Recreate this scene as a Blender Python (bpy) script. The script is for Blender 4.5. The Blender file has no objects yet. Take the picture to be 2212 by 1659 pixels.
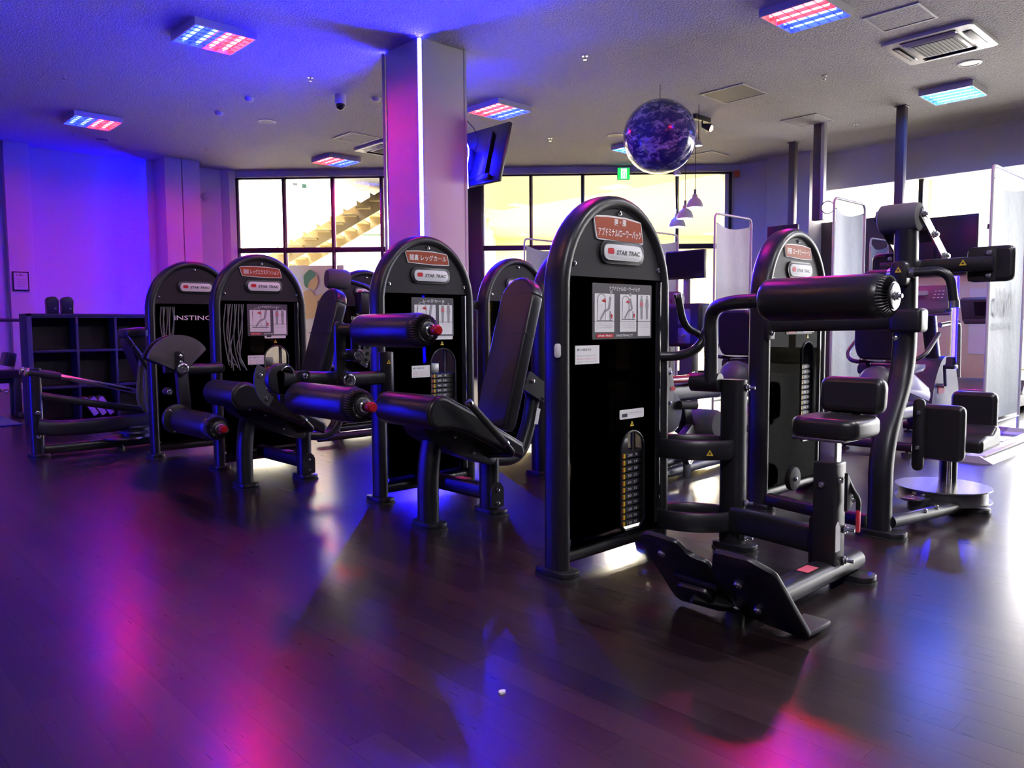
import bpy, bmesh, math, random
from mathutils import Vector, Matrix
random.seed(7)
SC = bpy.context.scene
COL = SC.collection
PI = math.pi

# ---------------------------------------------------------------- camera
F_PX, W_PX, H_PX = 1680.0, 2212.0, 1659.0
PITCH = math.atan((H_PX / 2 - 705.0) / F_PX)
ROLL, YAW, CAM_H = 0.007, math.radians(46.65), 1.0
fwd = Vector((math.cos(YAW) * math.cos(PITCH), math.sin(YAW) * math.cos(PITCH), -math.sin(PITCH)))
r0 = Vector((math.sin(YAW), -math.cos(YAW), 0)); u0 = r0.cross(fwd)
rgt = math.cos(ROLL) * r0 - math.sin(ROLL) * u0
upv = math.cos(ROLL) * u0 + math.sin(ROLL) * r0
cd = bpy.data.cameras.new('camera'); cam = bpy.data.objects.new('camera', cd); COL.objects.link(cam)
cd.sensor_width = 36.0; cd.lens = F_PX / W_PX * 36.0; cd.clip_start = 0.05; cd.clip_end = 200
mw = Matrix((rgt, upv, -fwd)).transposed().to_4x4(); mw.translation = Vector((0, 0, CAM_H))
cam.matrix_world = mw
SC.camera = cam

# ---------------------------------------------------------------- world, exposure, big lights
world = bpy.data.worlds.new('world'); SC.world = world; world.use_nodes = True
world.node_tree.nodes['Background'].inputs[0].default_value = (0.8, 0.85, 1.0, 1)
world.node_tree.nodes['Background'].inputs[1].default_value = 0.6
vs = SC.view_settings
vs.view_transform = 'Standard'; vs.look = 'None'; vs.gamma = 1.0; vs.use_curve_mapping = False
vs.exposure = 0.25
SC.display_settings.display_device = 'sRGB'
cy = SC.cycles
cy.max_bounces = 6; cy.diffuse_bounces = 3; cy.glossy_bounces = 3; cy.transmission_bounces = 2; cy.transparent_max_bounces = 10
cy.sample_clamp_indirect = 6.0; cy.caustics_reflective = False; cy.caustics_refractive = False
cy.use_denoising = True; cy.use_light_tree = True

L_TUBE = 290.0      # ceiling fixture tubes
L_LED = 1650.0        # blue led tape
L_FILL = 480.0     # added fill: guessed white ceiling fixtures behind the camera
PORCH_W = 980.0     # daylight glazing of the porch
HALL_W = 2150.0      # lamps of the bright hall beyond the glass wall

def area_light(name, loc, rot, sx, sy, power, col):
    l = bpy.data.lights.new(name, 'AREA'); l.shape = 'RECTANGLE'; l.size = sx; l.size_y = sy
    l.energy = power; l.color = col
    o = bpy.data.objects.new(name, l); COL.objects.link(o); o.location = loc; o.rotation_euler = rot
    return o

# lamps of the hall behind the 45 degree glass wall (ceiling panels facing down)
HC = (1.0, 0.88, 0.70)
_wa, _dx, _dn = Vector((6.80, 15.20, 0)), Vector((0.70710678, -0.70710678, 0)), Vector((0.70710678, 0.70710678, 0))
def hall_lamp(s, n, z, w, d, power, col):
    p = _wa + _dx * s + _dn * n
    area_light('hall_light', (p.x, p.y, z), (0, 0, math.radians(-45)), w, d, power, col)
for s in (-2.0, 1.2, 4.0): hall_lamp(s, 2.6, 7.0, 2.4, 2.0, HALL_W * 1.5, (1.0, 0.92, 0.92))      # tall atrium with the staircase
for s in (5.8, 8.4, 11.0):
    for n in (2.2, 6.0, 10.5): hall_lamp(s, n, 4.36, 1.6, 1.0, HALL_W * 0.55, HC)                         # low wing right of it
# daylight wall of the porch beyond the right opening: tall bright glazing seen across it
for hy in (-8.0, -3.4, 1.2, 5.0):
    area_light('porch_daylight', (19.5, hy, 2.9), (0, math.radians(90), 0), 5.0, 4.4 if hy < 4 else 2.6, PORCH_W, (0.97, 0.92, 1.0))

# ---------------------------------------------------------------- materials
MATS = {}
def nt(mat): return mat.node_tree.nodes, mat.node_tree.links
def mat(name, col, rough=0.5, metal=0.0, bump=None, var=0.0, vscale=8.0, spec=0.5, coat=0.0, emit=None, estr=0.0, rvar=0.0, stretch=None, sheen=0.0):
    if name in MATS: return MATS[name]
    m = bpy.data.materials.new(name); m.use_nodes = True
    N, Lk = nt(m); b = N['Principled BSDF']
    b.inputs['Base Color'].default_value = (*col, 1); b.inputs['Roughness'].default_value = rough
    b.inputs['Metallic'].default_value = metal; b.inputs['Specular IOR Level'].default_value = spec
    b.inputs['Coat Weight'].default_value = coat; b.inputs['Coat Roughness'].default_value = 0.15
    b.inputs['Sheen Weight'].default_value = sheen
    if emit:
        b.inputs['Emission Color'].default_value = (*emit, 1); b.inputs['Emission Strength'].default_value = estr
    tc = N.new('ShaderNodeTexCoord'); src = tc.outputs['Object']
    if stretch:
        mp = N.new('ShaderNodeMapping'); mp.inputs['Scale'].default_value = stretch
        Lk.new(src, mp.inputs['Vector']); src = mp.outputs[0]
    if var > 0 or rvar > 0:
        n = N.new('ShaderNodeTexNoise'); n.inputs['Scale'].default_value = vscale; n.inputs['Detail'].default_value = 4
        Lk.new(src, n.inputs['Vector'])
        if var > 0:
            r = N.new('ShaderNodeMapRange'); r.inputs['To Min'].default_value = 1 - var; r.inputs['To Max'].default_value = 1 + var
            Lk.new(n.outputs['Fac'], r.inputs['Value'])
            mx = N.new('ShaderNodeMix'); mx.data_type = 'RGBA'; mx.blend_type = 'MULTIPLY'; mx.inputs[0].default_value = 1
            mx.inputs[6].default_value = (*col, 1); Lk.new(r.outputs[0], mx.inputs[7]); Lk.new(mx.outputs[2], b.inputs['Base Color'])
        if rvar > 0:
            r = N.new('ShaderNodeMapRange'); r.inputs['To Min'].default_value = max(0.02, rough - rvar); r.inputs['To Max'].default_value = rough + rvar
            Lk.new(n.outputs['Fac'], r.inputs['Value']); Lk.new(r.outputs[0], b.inputs['Roughness'])
    if bump:
        n2 = N.new('ShaderNodeTexNoise'); n2.inputs['Scale'].default_value = bump[0]; n2.inputs['Detail'].default_value = 3
        Lk.new(src, n2.inputs['Vector'])
        bp = N.new('ShaderNodeBump'); bp.inputs['Strength'].default_value = bump[1]; bp.inputs['Distance'].default_value = bump[2] if len(bump) > 2 else 0.002
        Lk.new(n2.outputs['Fac'], bp.inputs['Height']); Lk.new(bp.outputs[0], b.inputs['Normal'])
    MATS[name] = m
    return m

mat('black_metal', (0.011, 0.011, 0.013), 0.36, var=0.25, bump=(900, 0.12, 0.0006))
mat('black_vinyl', (0.012, 0.0115, 0.013), 0.33, var=0.2, bump=(420, 0.25, 0.0008))
mat('panel_grey', (0.024, 0.022, 0.025), 0.48, bump=(1100, 0.1, 0.0006), var=0.12, spec=0.15)
mat('rubber', (0.016, 0.016, 0.017), 0.6, var=0.3, vscale=30)
mat('foam', (0.10, 0.098, 0.10), 0.85, var=0.12, bump=(700, 0.2, 0.001))
mat('chrome', (0.78, 0.78, 0.80), 0.13, metal=1.0, rvar=0.02, vscale=40)
mat('brushed', (0.42, 0.41, 0.40), 0.27, metal=1.0, var=0.03, vscale=3)
mat('dark_steel', (0.16, 0.16, 0.17), 0.35, metal=0.9, rvar=0.03)
mat('red_knob', (0.36, 0.008, 0.014), 0.22, coat=0.4, var=0.1)
mat('red_sleeve', (0.62, 0.03, 0.06), 0.45, var=0.1)
mat('sign_orange', (0.34, 0.06, 0.022), 0.5, var=0.06, spec=0.2)
mat('white_label', (0.74, 0.73, 0.75), 0.5, var=0.03)
mat('badge_white', (0.68, 0.68, 0.70), 0.45, var=0.03)
mat('letter_white', (0.85, 0.84, 0.86), 0.45, var=0.02)
mat('letter_dark', (0.03, 0.03, 0.04), 0.5, var=0.05)
mat('letter_red', (0.50, 0.015, 0.025), 0.5, var=0.05, spec=0.25)
mat('letter_pink', (0.62, 0.12, 0.16), 0.5, var=0.05)
mat('placard_grey', (0.085, 0.08, 0.09), 0.5, var=0.05, spec=0.25)
mat('figure_grey', (0.28, 0.27, 0.29), 0.5, var=0.05)
mat('figure_mid', (0.085, 0.082, 0.088), 0.5, var=0.08)
mat('yellow', (0.75, 0.52, 0.03), 0.4, var=0.05)
mat('plate_black', (0.013, 0.013, 0.013), 0.5, var=0.15)
mat('floor_base', (0.014, 0.008, 0.0075), 0.4, var=0.15)
mat('plate_red', (0.24, 0.015, 0.02), 0.45, var=0.1)
mat('cable_squiggle_grey', (0.12, 0.13, 0.13), 0.4, var=0.1)
mat('warm_light_tan', (0.20, 0.125, 0.085), 0.85, var=0.15, vscale=60, sheen=0.3)  # unused; tan that stood for warm lamp light on the backrest
mat('towel', (0.16, 0.15, 0.17), 0.95, bump=(350, 0.5, 0.003), var=0.12)
mat('wall_white', (0.74, 0.72, 0.72), 0.75, bump=(180, 0.05, 0.001), var=0.03, vscale=2)
mat('pillar_white', (0.76, 0.74, 0.74), 0.6, bump=(160, 0.05, 0.001), var=0.02)
mat('ceiling_plaster', (0.62, 0.60, 0.58), 0.9, bump=(48, 1.0, 0.03), var=0.30, vscale=75)
mat('frame_dark', (0.030, 0.026, 0.024), 0.4, metal=0.3, var=0.1)
mat('frame_alu', (0.62, 0.60, 0.55), 0.4, metal=0.5, var=0.05)
mat('post_grey', (0.13, 0.11, 0.10), 0.45, metal=0.3, var=0.06)
mat('hall_wall', (0.86, 0.84, 0.74), 0.8, var=0.03)
mat('hall_cream', (0.80, 0.72, 0.46), 0.8, var=0.05)
mat('hall_floor', (0.60, 0.56, 0.46), 0.4, var=0.06)
mat('stair_wood', (0.33, 0.25, 0.12), 0.55, var=0.15, vscale=12, stretch=(1, 1, 8))
mat('stair_pale', (0.36, 0.28, 0.13), 0.6, var=0.08)
mat('brown_wall', (0.105, 0.075, 0.075), 0.7, var=0.06)
mat('shelf_black', (0.008, 0.008, 0.010), 0.55, var=0.3, vscale=40, bump=(260, 0.3, 0.001))
mat('shelf_side', (0.03, 0.03, 0.04), 0.6, var=0.15, vscale=40)
mat('blue_mat', (0.02, 0.04, 0.30), 0.7, var=0.1)
mat('banner', (0.33, 0.38, 0.41), 0.55, var=0.04, vscale=4, bump=(9, 0.25, 0.02))
mat('banner_print', (0.25, 0.27, 0.30), 0.6, var=0.05)
mat('white_tube', (0.5, 0.51, 0.54), 0.35, var=0.04)
mat('plastic_white', (0.72, 0.70, 0.66), 0.45, var=0.03)
mat('grille_grey', (0.24, 0.23, 0.19), 0.6, var=0.12, vscale=200)
mat('fix_white', (0.70, 0.69, 0.68), 0.5, var=0.03)
mat('louver', (0.30, 0.30, 0.31), 0.35, metal=0.0, var=0.05)
mat('tube_red', (0.9, 0.9, 0.9), 0.5, emit=(1.0, 0.0065, 0.010), estr=L_TUBE)
mat('tube_blue', (0.9, 0.9, 0.9), 0.5, emit=(0.005, 0.011, 1.0), estr=L_TUBE * 0.6)
mat('tube_warm', (0.9, 0.9, 0.9), 0.5, emit=(1.0, 0.34, 0.12), estr=L_TUBE * 0.22)
mat('tube_fill', (0.9, 0.9, 0.9), 0.5, emit=(1.0, 0.96, 1.0), estr=L_FILL)
mat('tube_cyan', (0.9, 0.9, 0.9), 0.5, emit=(0.020, 0.10, 0.9), estr=L_TUBE * 0.5)
mat('led_dim', (0.9, 0.9, 0.9), 0.5, emit=(0.002, 0.001, 1.0), estr=L_LED * 0.30)
mat('led_side', (0.9, 0.9, 0.9), 0.5, emit=(0.006, 0.005, 1.0), estr=L_LED * 0.42)
mat('led_fill', (0.9, 0.9, 0.9), 0.5, emit=(0.002, 0.001, 1.0), estr=L_LED * 0.40)  # strips of the added unseen pillar, blue fill from the left
mat('led_wall', (0.9, 0.9, 0.9), 0.5, emit=(0.0008, 0.0004, 1.0), estr=L_LED * 0.26)
mat('wall_dark', (0.085, 0.08, 0.09), 0.7, var=0.06)
mat('led_blue', (0.9, 0.9, 0.9), 0.5, emit=(0.006, 0.005, 1.0), estr=L_LED)
mat('led_alu', (0.5, 0.5, 0.52), 0.4, metal=0.6, var=0.05)
mat('lamp_white', (0.9, 0.9, 0.9), 0.5, emit=(1.0, 0.95, 0.85), estr=9.0)
mat('lamp_warm', (0.9, 0.9, 0.9), 0.5, emit=(1.0, 0.45, 0.22), estr=14.0)
mat('lamp_violet', (0.9, 0.9, 0.9), 0.5, emit=(0.75, 0.5, 1.0), estr=6.0)
mat('exit_green', (0.02, 0.5, 0.1), 0.4, emit=(0.02, 0.75, 0.12), estr=1.0)
mat('exit_white', (0.9, 0.9, 0.9), 0.4, emit=(0.8, 1.0, 0.8), estr=1.3)
mat('orange_plastic', (0.75, 0.14, 0.02), 0.4, var=0.05)
mat('tv_black', (0.010, 0.010, 0.012), 0.35, var=0.2)
mat('gloss_black', (0.008, 0.008, 0.009), 0.07, var=0.1)
mat('screen_dark', (0.012, 0.012, 0.016), 0.16, var=0.1)
mat('machine_silver', (0.24, 0.24, 0.25), 0.3, metal=0.7, var=0.08)
mat('machine_grey', (0.05, 0.048, 0.053), 0.45, var=0.12, spec=0.25)
mat('console_grey', (0.07, 0.068, 0.078), 0.45, var=0.1)
mat('lcd', (0.22, 0.32, 0.25), 0.3, var=0.1)
mat('paper', (0.72, 0.69, 0.72), 0.7, var=0.04)
mat('card_pink', (0.42, 0.24, 0.24), 0.7, var=0.25, vscale=70)
mat('skin_print', (0.75, 0.55, 0.25), 0.6, var=0.08)
mat('hair_print', (0.08, 0.22, 0.16), 0.6, var=0.1)
mat('poster_white', (0.85, 0.87, 0.80), 0.5, var=0.02)
mat('poster_mint', (0.50, 0.70, 0.60), 0.5, var=0.05)
mat('banister', (0.16, 0.15, 0.14), 0.5, var=0.1)

def glass_mat(name, tint, gloss_rough=0.02, ior=1.45, gcol=(1, 1, 1)):
    m = bpy.data.materials.new(name); m.use_nodes = True; N, Lk = nt(m)
    N.remove(N['Principled BSDF']); out = N['Material Output']
    t = N.new('ShaderNodeBsdfTransparent'); t.inputs[0].default_value = (*tint, 1)
    g = N.new('ShaderNodeBsdfGlossy'); g.inputs['Roughness'].default_value = gloss_rough; g.inputs['Color'].default_value = (*gcol, 1)
    f = N.new('ShaderNodeFresnel'); f.inputs['IOR'].default_value = ior
    x = N.new('ShaderNodeMixShader'); Lk.new(f.outputs[0], x.inputs[0]); Lk.new(t.outputs[0], x.inputs[1]); Lk.new(g.outputs[0], x.inputs[2])
    Lk.new(x.outputs[0], out.inputs['Surface']); MATS[name] = m
glass_mat('smoked_acrylic', (0.10, 0.09, 0.10), 0.015, 1.2, (0.09, 0.09, 0.09))
glass_mat('smoked_rear', (0.20, 0.19, 0.20), 0.03, 1.15)
glass_mat('window_glass', (0.93, 0.95, 0.93), 0.005, 1.45)
glass_mat('dome_glass', (0.10, 0.10, 0.11), 0.02, 1.5)

# floor planks: dark printed wood, one tone per plank
def floor_mat():
    m = bpy.data.materials.new('dark_wood'); m.use_nodes = True; N, Lk = nt(m); b = N['Principled BSDF']
    geo = N.new('ShaderNodeNewGeometry'); oi = N.new('ShaderNodeObjectInfo')
    ad = N.new('ShaderNodeMath'); ad.operation = 'ADD'; Lk.new(geo.outputs['Random Per Island'], ad.inputs[0]); Lk.new(oi.outputs['Random'], ad.inputs[1])
    fr = N.new('ShaderNodeMath'); fr.operation = 'FRACT'; Lk.new(ad.outputs[0], fr.inputs[0])
    cr = N.new('ShaderNodeValToRGB'); e = cr.color_ramp.elements
    e[0].position = 0; e[0].color = (0.011, 0.0062, 0.0068, 1); e[1].position = 1; e[1].color = (0.028, 0.0155, 0.0160, 1)
    k = cr.color_ramp.elements.new(0.6); k.color = (0.018, 0.010, 0.0100, 1)
    Lk.new(fr.outputs[0], cr.inputs[0])
    mp = N.new('ShaderNodeMapping'); mp.inputs['Scale'].default_value = (34, 2.2, 1); Lk.new(geo.outputs['Position'], mp.inputs['Vector'])
    n = N.new('ShaderNodeTexNoise'); n.inputs['Scale'].default_value = 1.2; n.inputs['Detail'].default_value = 3; Lk.new(mp.outputs[0], n.inputs['Vector'])
    mr = N.new('ShaderNodeMapRange'); mr.inputs['From Min'].default_value = 0.3; mr.inputs['From Max'].default_value = 0.7; mr.inputs['To Min'].default_value = 0.75; mr.inputs['To Max'].default_value = 1.3; Lk.new(n.outputs['Fac'], mr.inputs['Value'])
    mx = N.new('ShaderNodeMix'); mx.data_type = 'RGBA'; mx.blend_type = 'MULTIPLY'; mx.inputs[0].default_value = 1
    Lk.new(cr.outputs[0], mx.inputs[6]); Lk.new(mr.outputs[0], mx.inputs[7]); Lk.new(mx.outputs[2], b.inputs['Base Color'])
    n3 = N.new('ShaderNodeTexNoise'); n3.inputs['Scale'].default_value = 3.0; n3.inputs['Detail'].default_value = 5; Lk.new(mp.outputs[0], n3.inputs['Vector'])
    rr = N.new('ShaderNodeMapRange'); rr.inputs['To Min'].default_value = 0.25; rr.inputs['To Max'].default_value = 0.33; Lk.new(n3.outputs['Fac'], rr.inputs['Value']); Lk.new(rr.outputs[0], b.inputs['Roughness'])
    b.inputs['Specular IOR Level'].default_value = 0.7
    b.inputs['Coat Weight'].default_value = 0.36; b.inputs['Coat Roughness'].default_value = 0.20
    n4 = N.new('ShaderNodeTexNoise'); n4.inputs['Scale'].default_value = 5.0; n4.inputs['Detail'].default_value = 4; Lk.new(mp.outputs[0], n4.inputs['Vector'])
    bp = N.new('ShaderNodeBump'); bp.inputs['Strength'].default_value = 0.10; bp.inputs['Distance'].default_value = 0.0012
    Lk.new(n4.outputs['Fac'], bp.inputs['Height']); Lk.new(bp.outputs[0], b.inputs['Normal'])
    MATS['dark_wood'] = m
floor_mat()

# printed globe: deep blue sea with swirling cloud, glossy skin
def globe_mat():
    m = bpy.data.materials.new('globe_print'); m.use_nodes = True; N, Lk = nt(m); b = N['Principled BSDF']
    tc = N.new('ShaderNodeTexCoord')
    n0 = N.new('ShaderNodeTexNoise'); n0.inputs['Scale'].default_value = 3.2; n0.inputs['Detail'].default_value = 3; Lk.new(tc.outputs['Object'], n0.inputs['Vector'])
    va = N.new('ShaderNodeVectorMath'); va.operation = 'MULTIPLY_ADD'; va.inputs[1].default_value = (0.55, 0.55, 0.25)
    Lk.new(n0.outputs['Color'], va.inputs[0]); Lk.new(tc.outputs['Object'], va.inputs[2])
    mp = N.new('ShaderNodeMapping'); mp.inputs['Scale'].default_value = (1, 1, 2.2); Lk.new(va.outputs[0], mp.inputs['Vector'])
    n = N.new('ShaderNodeTexNoise'); n.inputs['Scale'].default_value = 4.6; n.inputs['Detail'].default_value = 9; n.inputs['Roughness'].default_value = 0.66; n.inputs['Distortion'].default_value = 1.1
    Lk.new(mp.outputs[0], n.inputs['Vector'])
    cr = N.new('ShaderNodeValToRGB'); e = cr.color_ramp.elements
    e[0].position = 0.50; e[0].color = (0.022, 0.028, 0.20, 1); e[1].position = 0.63; e[1].color = (0.52, 0.56, 0.95, 1)
    Lk.new(n.outputs['Fac'], cr.inputs[0])
    Lk.new(cr.outputs[0], b.inputs['Base Color']); b.inputs['Roughness'].default_value = 0.16; b.inputs['Coat Weight'].default_value = 0.5
    MATS['globe_print'] = m
globe_mat()
def MT(n): return MATS[n]

# ---------------------------------------------------------------- object helpers
def tag(o, label=None, cat=None, group=None, kind=None):
    if label: o['label'] = label
    if cat: o['category'] = cat
    if group: o['group'] = group
    if kind: o['kind'] = kind
    return o
def empty(name, loc, label=None, cat=None, group=None, kind=None):
    o = bpy.data.objects.new(name, None); COL.objects.link(o); o.location = loc
    o.empty_display_size = 0.05
    return tag(o, label, cat, group, kind)
def root_of(o):
    while o.parent: o = o.parent
    return o
def copy_tree(o, parent=None, loc=None):
    c = o.copy(); COL.objects.link(c); c.parent = parent
    if loc is not None: c.location = loc
    for ch in list(o.children): copy_tree(ch, c)
    return c
V = Vector

class B:
    """collects shapes (world coordinates) and links them as one mesh object"""
    def __init__(s): s.bm = bmesh.new()
    def _bev(s, verts, bev, seg):
        if bev <= 0: return
        es = list({e for v in verts for e in v.link_edges})
        bmesh.ops.bevel(s.bm, geom=es, offset=bev, segments=seg, profile=0.5, affect='EDGES', clamp_overlap=True)
    def box(s, c, size, rot=None, bev=0.0, seg=2):
        m = Matrix.Translation(V(c)) @ (rot.to_4x4() if rot else Matrix()) @ Matrix.Diagonal((*size, 1))
        r = bmesh.ops.create_cube(s.bm, size=1.0, matrix=m); s._bev(r['verts'], bev, seg); return s
    def box2(s, a, b, bev=0.0, seg=2):
        a, b = V(a), V(b); return s.box((a + b) / 2, [abs(b[i] - a[i]) for i in range(3)], None, bev, seg)
    def cyl(s, p0, p1, r, seg=20, r2=None, bev=0.0):
        p0, p1 = V(p0), V(p1); d = p1 - p0; L = d.length
        m = Matrix.Translation((p0 + p1) / 2) @ V((0, 0, 1)).rotation_difference(d).to_matrix().to_4x4()
        q = bmesh.ops.create_cone(s.bm, cap_ends=True, segments=seg, radius1=r, radius2=r if r2 is None else r2, depth=L, matrix=m)
        if bev > 0:
            es = list({e for v in q['verts'] for e in v.link_edges if len([f for f in e.link_faces if len(f.verts) > 4]) >= 1})
            bmesh.ops.bevel(s.bm, geom=es, offset=bev, segments=2, profile=0.5, affect='EDGES', clamp_overlap=True)
        return s
    def sph(s, c, r, u=16, v=10, scale=(1, 1, 1)):
        bmesh.ops.create_uvsphere(s.bm, u_segments=u, v_segments=v, radius=r, matrix=Matrix.Translation(V(c)) @ Matrix.Diagonal((*scale, 1))); return s
    def tube(s, pts, ra, rb=None, side=(0, 1, 0), n=16, sq=2.0, cap=True, closed=False):
        """sweep an oval (half width ra along side vector, rb across) along pts"""
        rb = ra if rb is None else rb; pts = [V(p) for p in pts]; side = V(side).normalized(); rings = []
        L = len(pts)
        for i, p in enumerate(pts):
            if closed: t = pts[(i + 1) % L] - pts[i - 1]
            else: t = (pts[min(i + 1, L - 1)] - pts[max(i - 1, 0)])
            t.normalize()
            a = side - t * side.dot(t)
            if a.length < 1e-4: a = t.orthogonal()
            a.normalize(); b = t.cross(a)
            ring = []
            for k in range(n):
                th = 2 * PI * k / n; c, d = math.cos(th), math.sin(th)
                cc = math.copysign(abs(c) ** (2 / sq), c); dd = math.copysign(abs(d) ** (2 / sq), d)
                ring.append(s.bm.verts.new(p + a * (ra * cc) + b * (rb * dd)))
            rings.append(ring)
        R = L if closed else L - 1
        for i in range(R):
            r1, r2 = rings[i], rings[(i + 1) % L]
            for k in range(n): s.bm.faces.new((r1[k], r1[(k + 1) % n], r2[(k + 1) % n], r2[k]))
        if cap and not closed:
            s.bm.faces.new(list(reversed(rings[0]))); s.bm.faces.new(rings[-1])
        return s
    def prism(s, poly, o, ax, ay, thick, bev=0.0, seg=2, hole=None):
        """polygon in the plane o + x*ax + y*ay, given thickness along ax x ay (centred)"""
        o, ax, ay = V(o), V(ax), V(ay); nz = ax.cross(ay).normalized()
        if hole:
            eds = []
            for lp in (poly, hole):
                vs_ = [s.bm.verts.new(o + ax * p[0] + ay * p[1] - nz * thick / 2) for p in lp]
                eds += [s.bm.edges.new((vs_[i], vs_[(i + 1) % len(vs_)])) for i in range(len(vs_))]
            r = bmesh.ops.triangle_fill(s.bm, use_beauty=True, use_dissolve=False, edges=eds)
            fs = [g for g in r['geom'] if isinstance(g, bmesh.types.BMFace)]
            e = bmesh.ops.extrude_face_region(s.bm, geom=fs)
            bmesh.ops.translate(s.bm, vec=nz * thick, verts=[g for g in e['geom'] if isinstance(g, bmesh.types.BMVert)])
            return s
        lo = [s.bm.verts.new(o + ax * p[0] + ay * p[1] - nz * thick / 2) for p in poly]
        hi = [s.bm.verts.new(o + ax * p[0] + ay * p[1] + nz * thick / 2) for p in poly]
        n = len(poly); f1 = s.bm.faces.new(list(reversed(lo))); f2 = s.bm.faces.new(hi)
        for i in range(n): s.bm.faces.new((lo[i], lo[(i + 1) % n], hi[(i + 1) % n], hi[i]))
        if bev > 0:
            es = list({e for f in (f1, f2) for e in f.edges})
            bmesh.ops.bevel(s.bm, geom=es, offset=bev, segments=seg, profile=0.5, affect='EDGES', clamp_overlap=True)
        return s
    def pad(s, poly, o, ax, ay, thick, r, n=4):
        """cushion: polygon swept through its thickness with softly rounded rims"""
        o, ax, ay = V(o), V(ax), V(ay); nz = ax.cross(ay).normalized(); L = len(poly)
        A = sum(poly[i][0] * poly[(i + 1) % L][1] - poly[(i + 1) % L][0] * poly[i][1] for i in range(L))
        sg = 1 if A > 0 else -1; nrm = []
        for i in range(L):
            p, c, q = poly[i - 1], poly[i], poly[(i + 1) % L]
            e1 = V((c[0] - p[0], c[1] - p[1], 0)).normalized(); e2 = V((q[0] - c[0], q[1] - c[1], 0)).normalized()
            t = (e1 + e2).normalized(); m = V((-t.y, t.x, 0)) * sg
            k = max(.5, m.dot(V((-e1.y, e1.x, 0)) * sg)); nrm.append(m / k)
        lv = []
        for k in range(n + 1):
            a = PI / 2 * k / n; lv.append((r * (1 - math.sin(a)), -thick / 2 + r * (1 - math.cos(a))))
        lv += [(d, -h) for d, h in reversed(lv)]
        rings = [[s.bm.verts.new(o + ax * (poly[i][0] + nrm[i].x * d) + ay * (poly[i][1] + nrm[i].y * d) + nz * h) for i in range(L)] for d, h in lv]
        for j in range(len(rings) - 1):
            for i in range(L): s.bm.faces.new((rings[j][i], rings[j][(i + 1) % L], rings[j + 1][(i + 1) % L], rings[j + 1][i]))
        for f in (s.bm.faces.new(list(reversed(rings[0]))), s.bm.faces.new(rings[-1])):
            for e in f.edges: e.seam = True
        return s
    def lathe(s, prof, base, axis=(0, 0, 1), n=24):
        """profile of (radius, height) pairs turned about axis at base"""
        q = V((0, 0, 1)).rotation_difference(V(axis)).to_matrix(); base = V(base); rings = []
        for r, h in prof:
            rings.append([s.bm.verts.new(base + q @ V((r * math.cos(2 * PI * k / n), r * math.sin(2 * PI * k / n), h))) for k in range(n)])
        for i in range(len(rings) - 1):
            for k in range(n): s.bm.faces.new((rings[i][k], rings[i][(k + 1) % n], rings[i + 1][(k + 1) % n], rings[i + 1][k]))
        if prof[0][0] > 1e-4: s.bm.faces.new(list(reversed(rings[0])))
        if prof[-1][0] > 1e-4: s.bm.faces.new(rings[-1])
        return s
    def quad(s, pts):
        s.bm.faces.new([s.bm.verts.new(V(p)) for p in pts]); return s
    def mesh(s, name, m, off=(0, 0, 0), angle=40):
        bmesh.ops.remove_doubles(s.bm, verts=s.bm.verts, dist=1e-6)
        bmesh.ops.recalc_face_normals(s.bm, faces=s.bm.faces)
        bmesh.ops.translate(s.bm, verts=s.bm.verts, vec=-V(off))
        me = bpy.data.meshes.new(name); 
        lim = math.radians(angle)
        for e in s.bm.edges:
            e.smooth = e.is_manifold and not e.seam and e.calc_face_angle(0.0) < lim
        for f in s.bm.faces: f.smooth = True
        s.bm.to_mesh(me); s.bm.free(); me.materials.append(MT(m)); return me
    def out(s, name, m, parent=None, angle=40, origin=None, **t):
        off = V((0, 0, 0))
        if parent is not None: off = root_of(parent).location.copy()
        elif origin is not None: off = V(origin)
        o = bpy.data.objects.new(name, s.mesh(name, m, off, angle)); COL.objects.link(o)
        if parent is not None: o.parent = parent
        elif origin is not None: o.location = off
        tag(o, **t); return o

def fillet(pts, r, n=6):
    pts = [V(p) for p in pts]; out = [pts[0]]
    for i in range(1, len(pts) - 1):
        a, b, c = pts[i - 1], pts[i], pts[i + 1]; d1 = (a - b); d2 = (c - b)
        rr = min(r, d1.length * 0.49, d2.length * 0.49); p0 = b + d1.normalized() * rr; p1 = b + d2.normalized() * rr
        for k in range(n + 1):
            t = k / n; out.append(p0 * (1 - t) ** 2 + b * 2 * t * (1 - t) + p1 * t * t)
    out.append(pts[-1]); return out
def roundpoly(pts, r, n=4):
    """round the corners of a 2d polygon"""
    P = [V((p[0], p[1], 0)) for p in pts]; out = []; L = len(P)
    rs = r if isinstance(r, (list, tuple)) else [r] * L
    for i in range(L):
        a, b, c = P[i - 1], P[i], P[(i + 1) % L]; d1 = a - b; d2 = c - b
        rr = min(rs[i], d1.length * 0.48, d2.length * 0.48)
        if rr < 1e-5: out.append((b.x, b.y)); continue
        p0 = b + d1.normalized() * rr; p1 = b + d2.normalized() * rr
        for k in range(n + 1):
            t = k / n; q = p0 * (1 - t) ** 2 + b * 2 * t * (1 - t) + p1 * t * t; out.append((q.x, q.y))
    return out
def rrect(w, h, r, n=4, c=(0, 0)):
    return roundpoly([(c[0] - w / 2, c[1] - h / 2), (c[0] + w / 2, c[1] - h / 2), (c[0] + w / 2, c[1] + h / 2), (c[0] - w / 2, c[1] + h / 2)], r, n)
def arc2(cx_, cy_, r, a0, a1, n):
    return [(cx_ + r * math.cos(math.radians(a0 + (a1 - a0) * k / n)), cy_ + r * math.sin(math.radians(a0 + (a1 - a0) * k / n))) for k in range(n + 1)]

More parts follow.
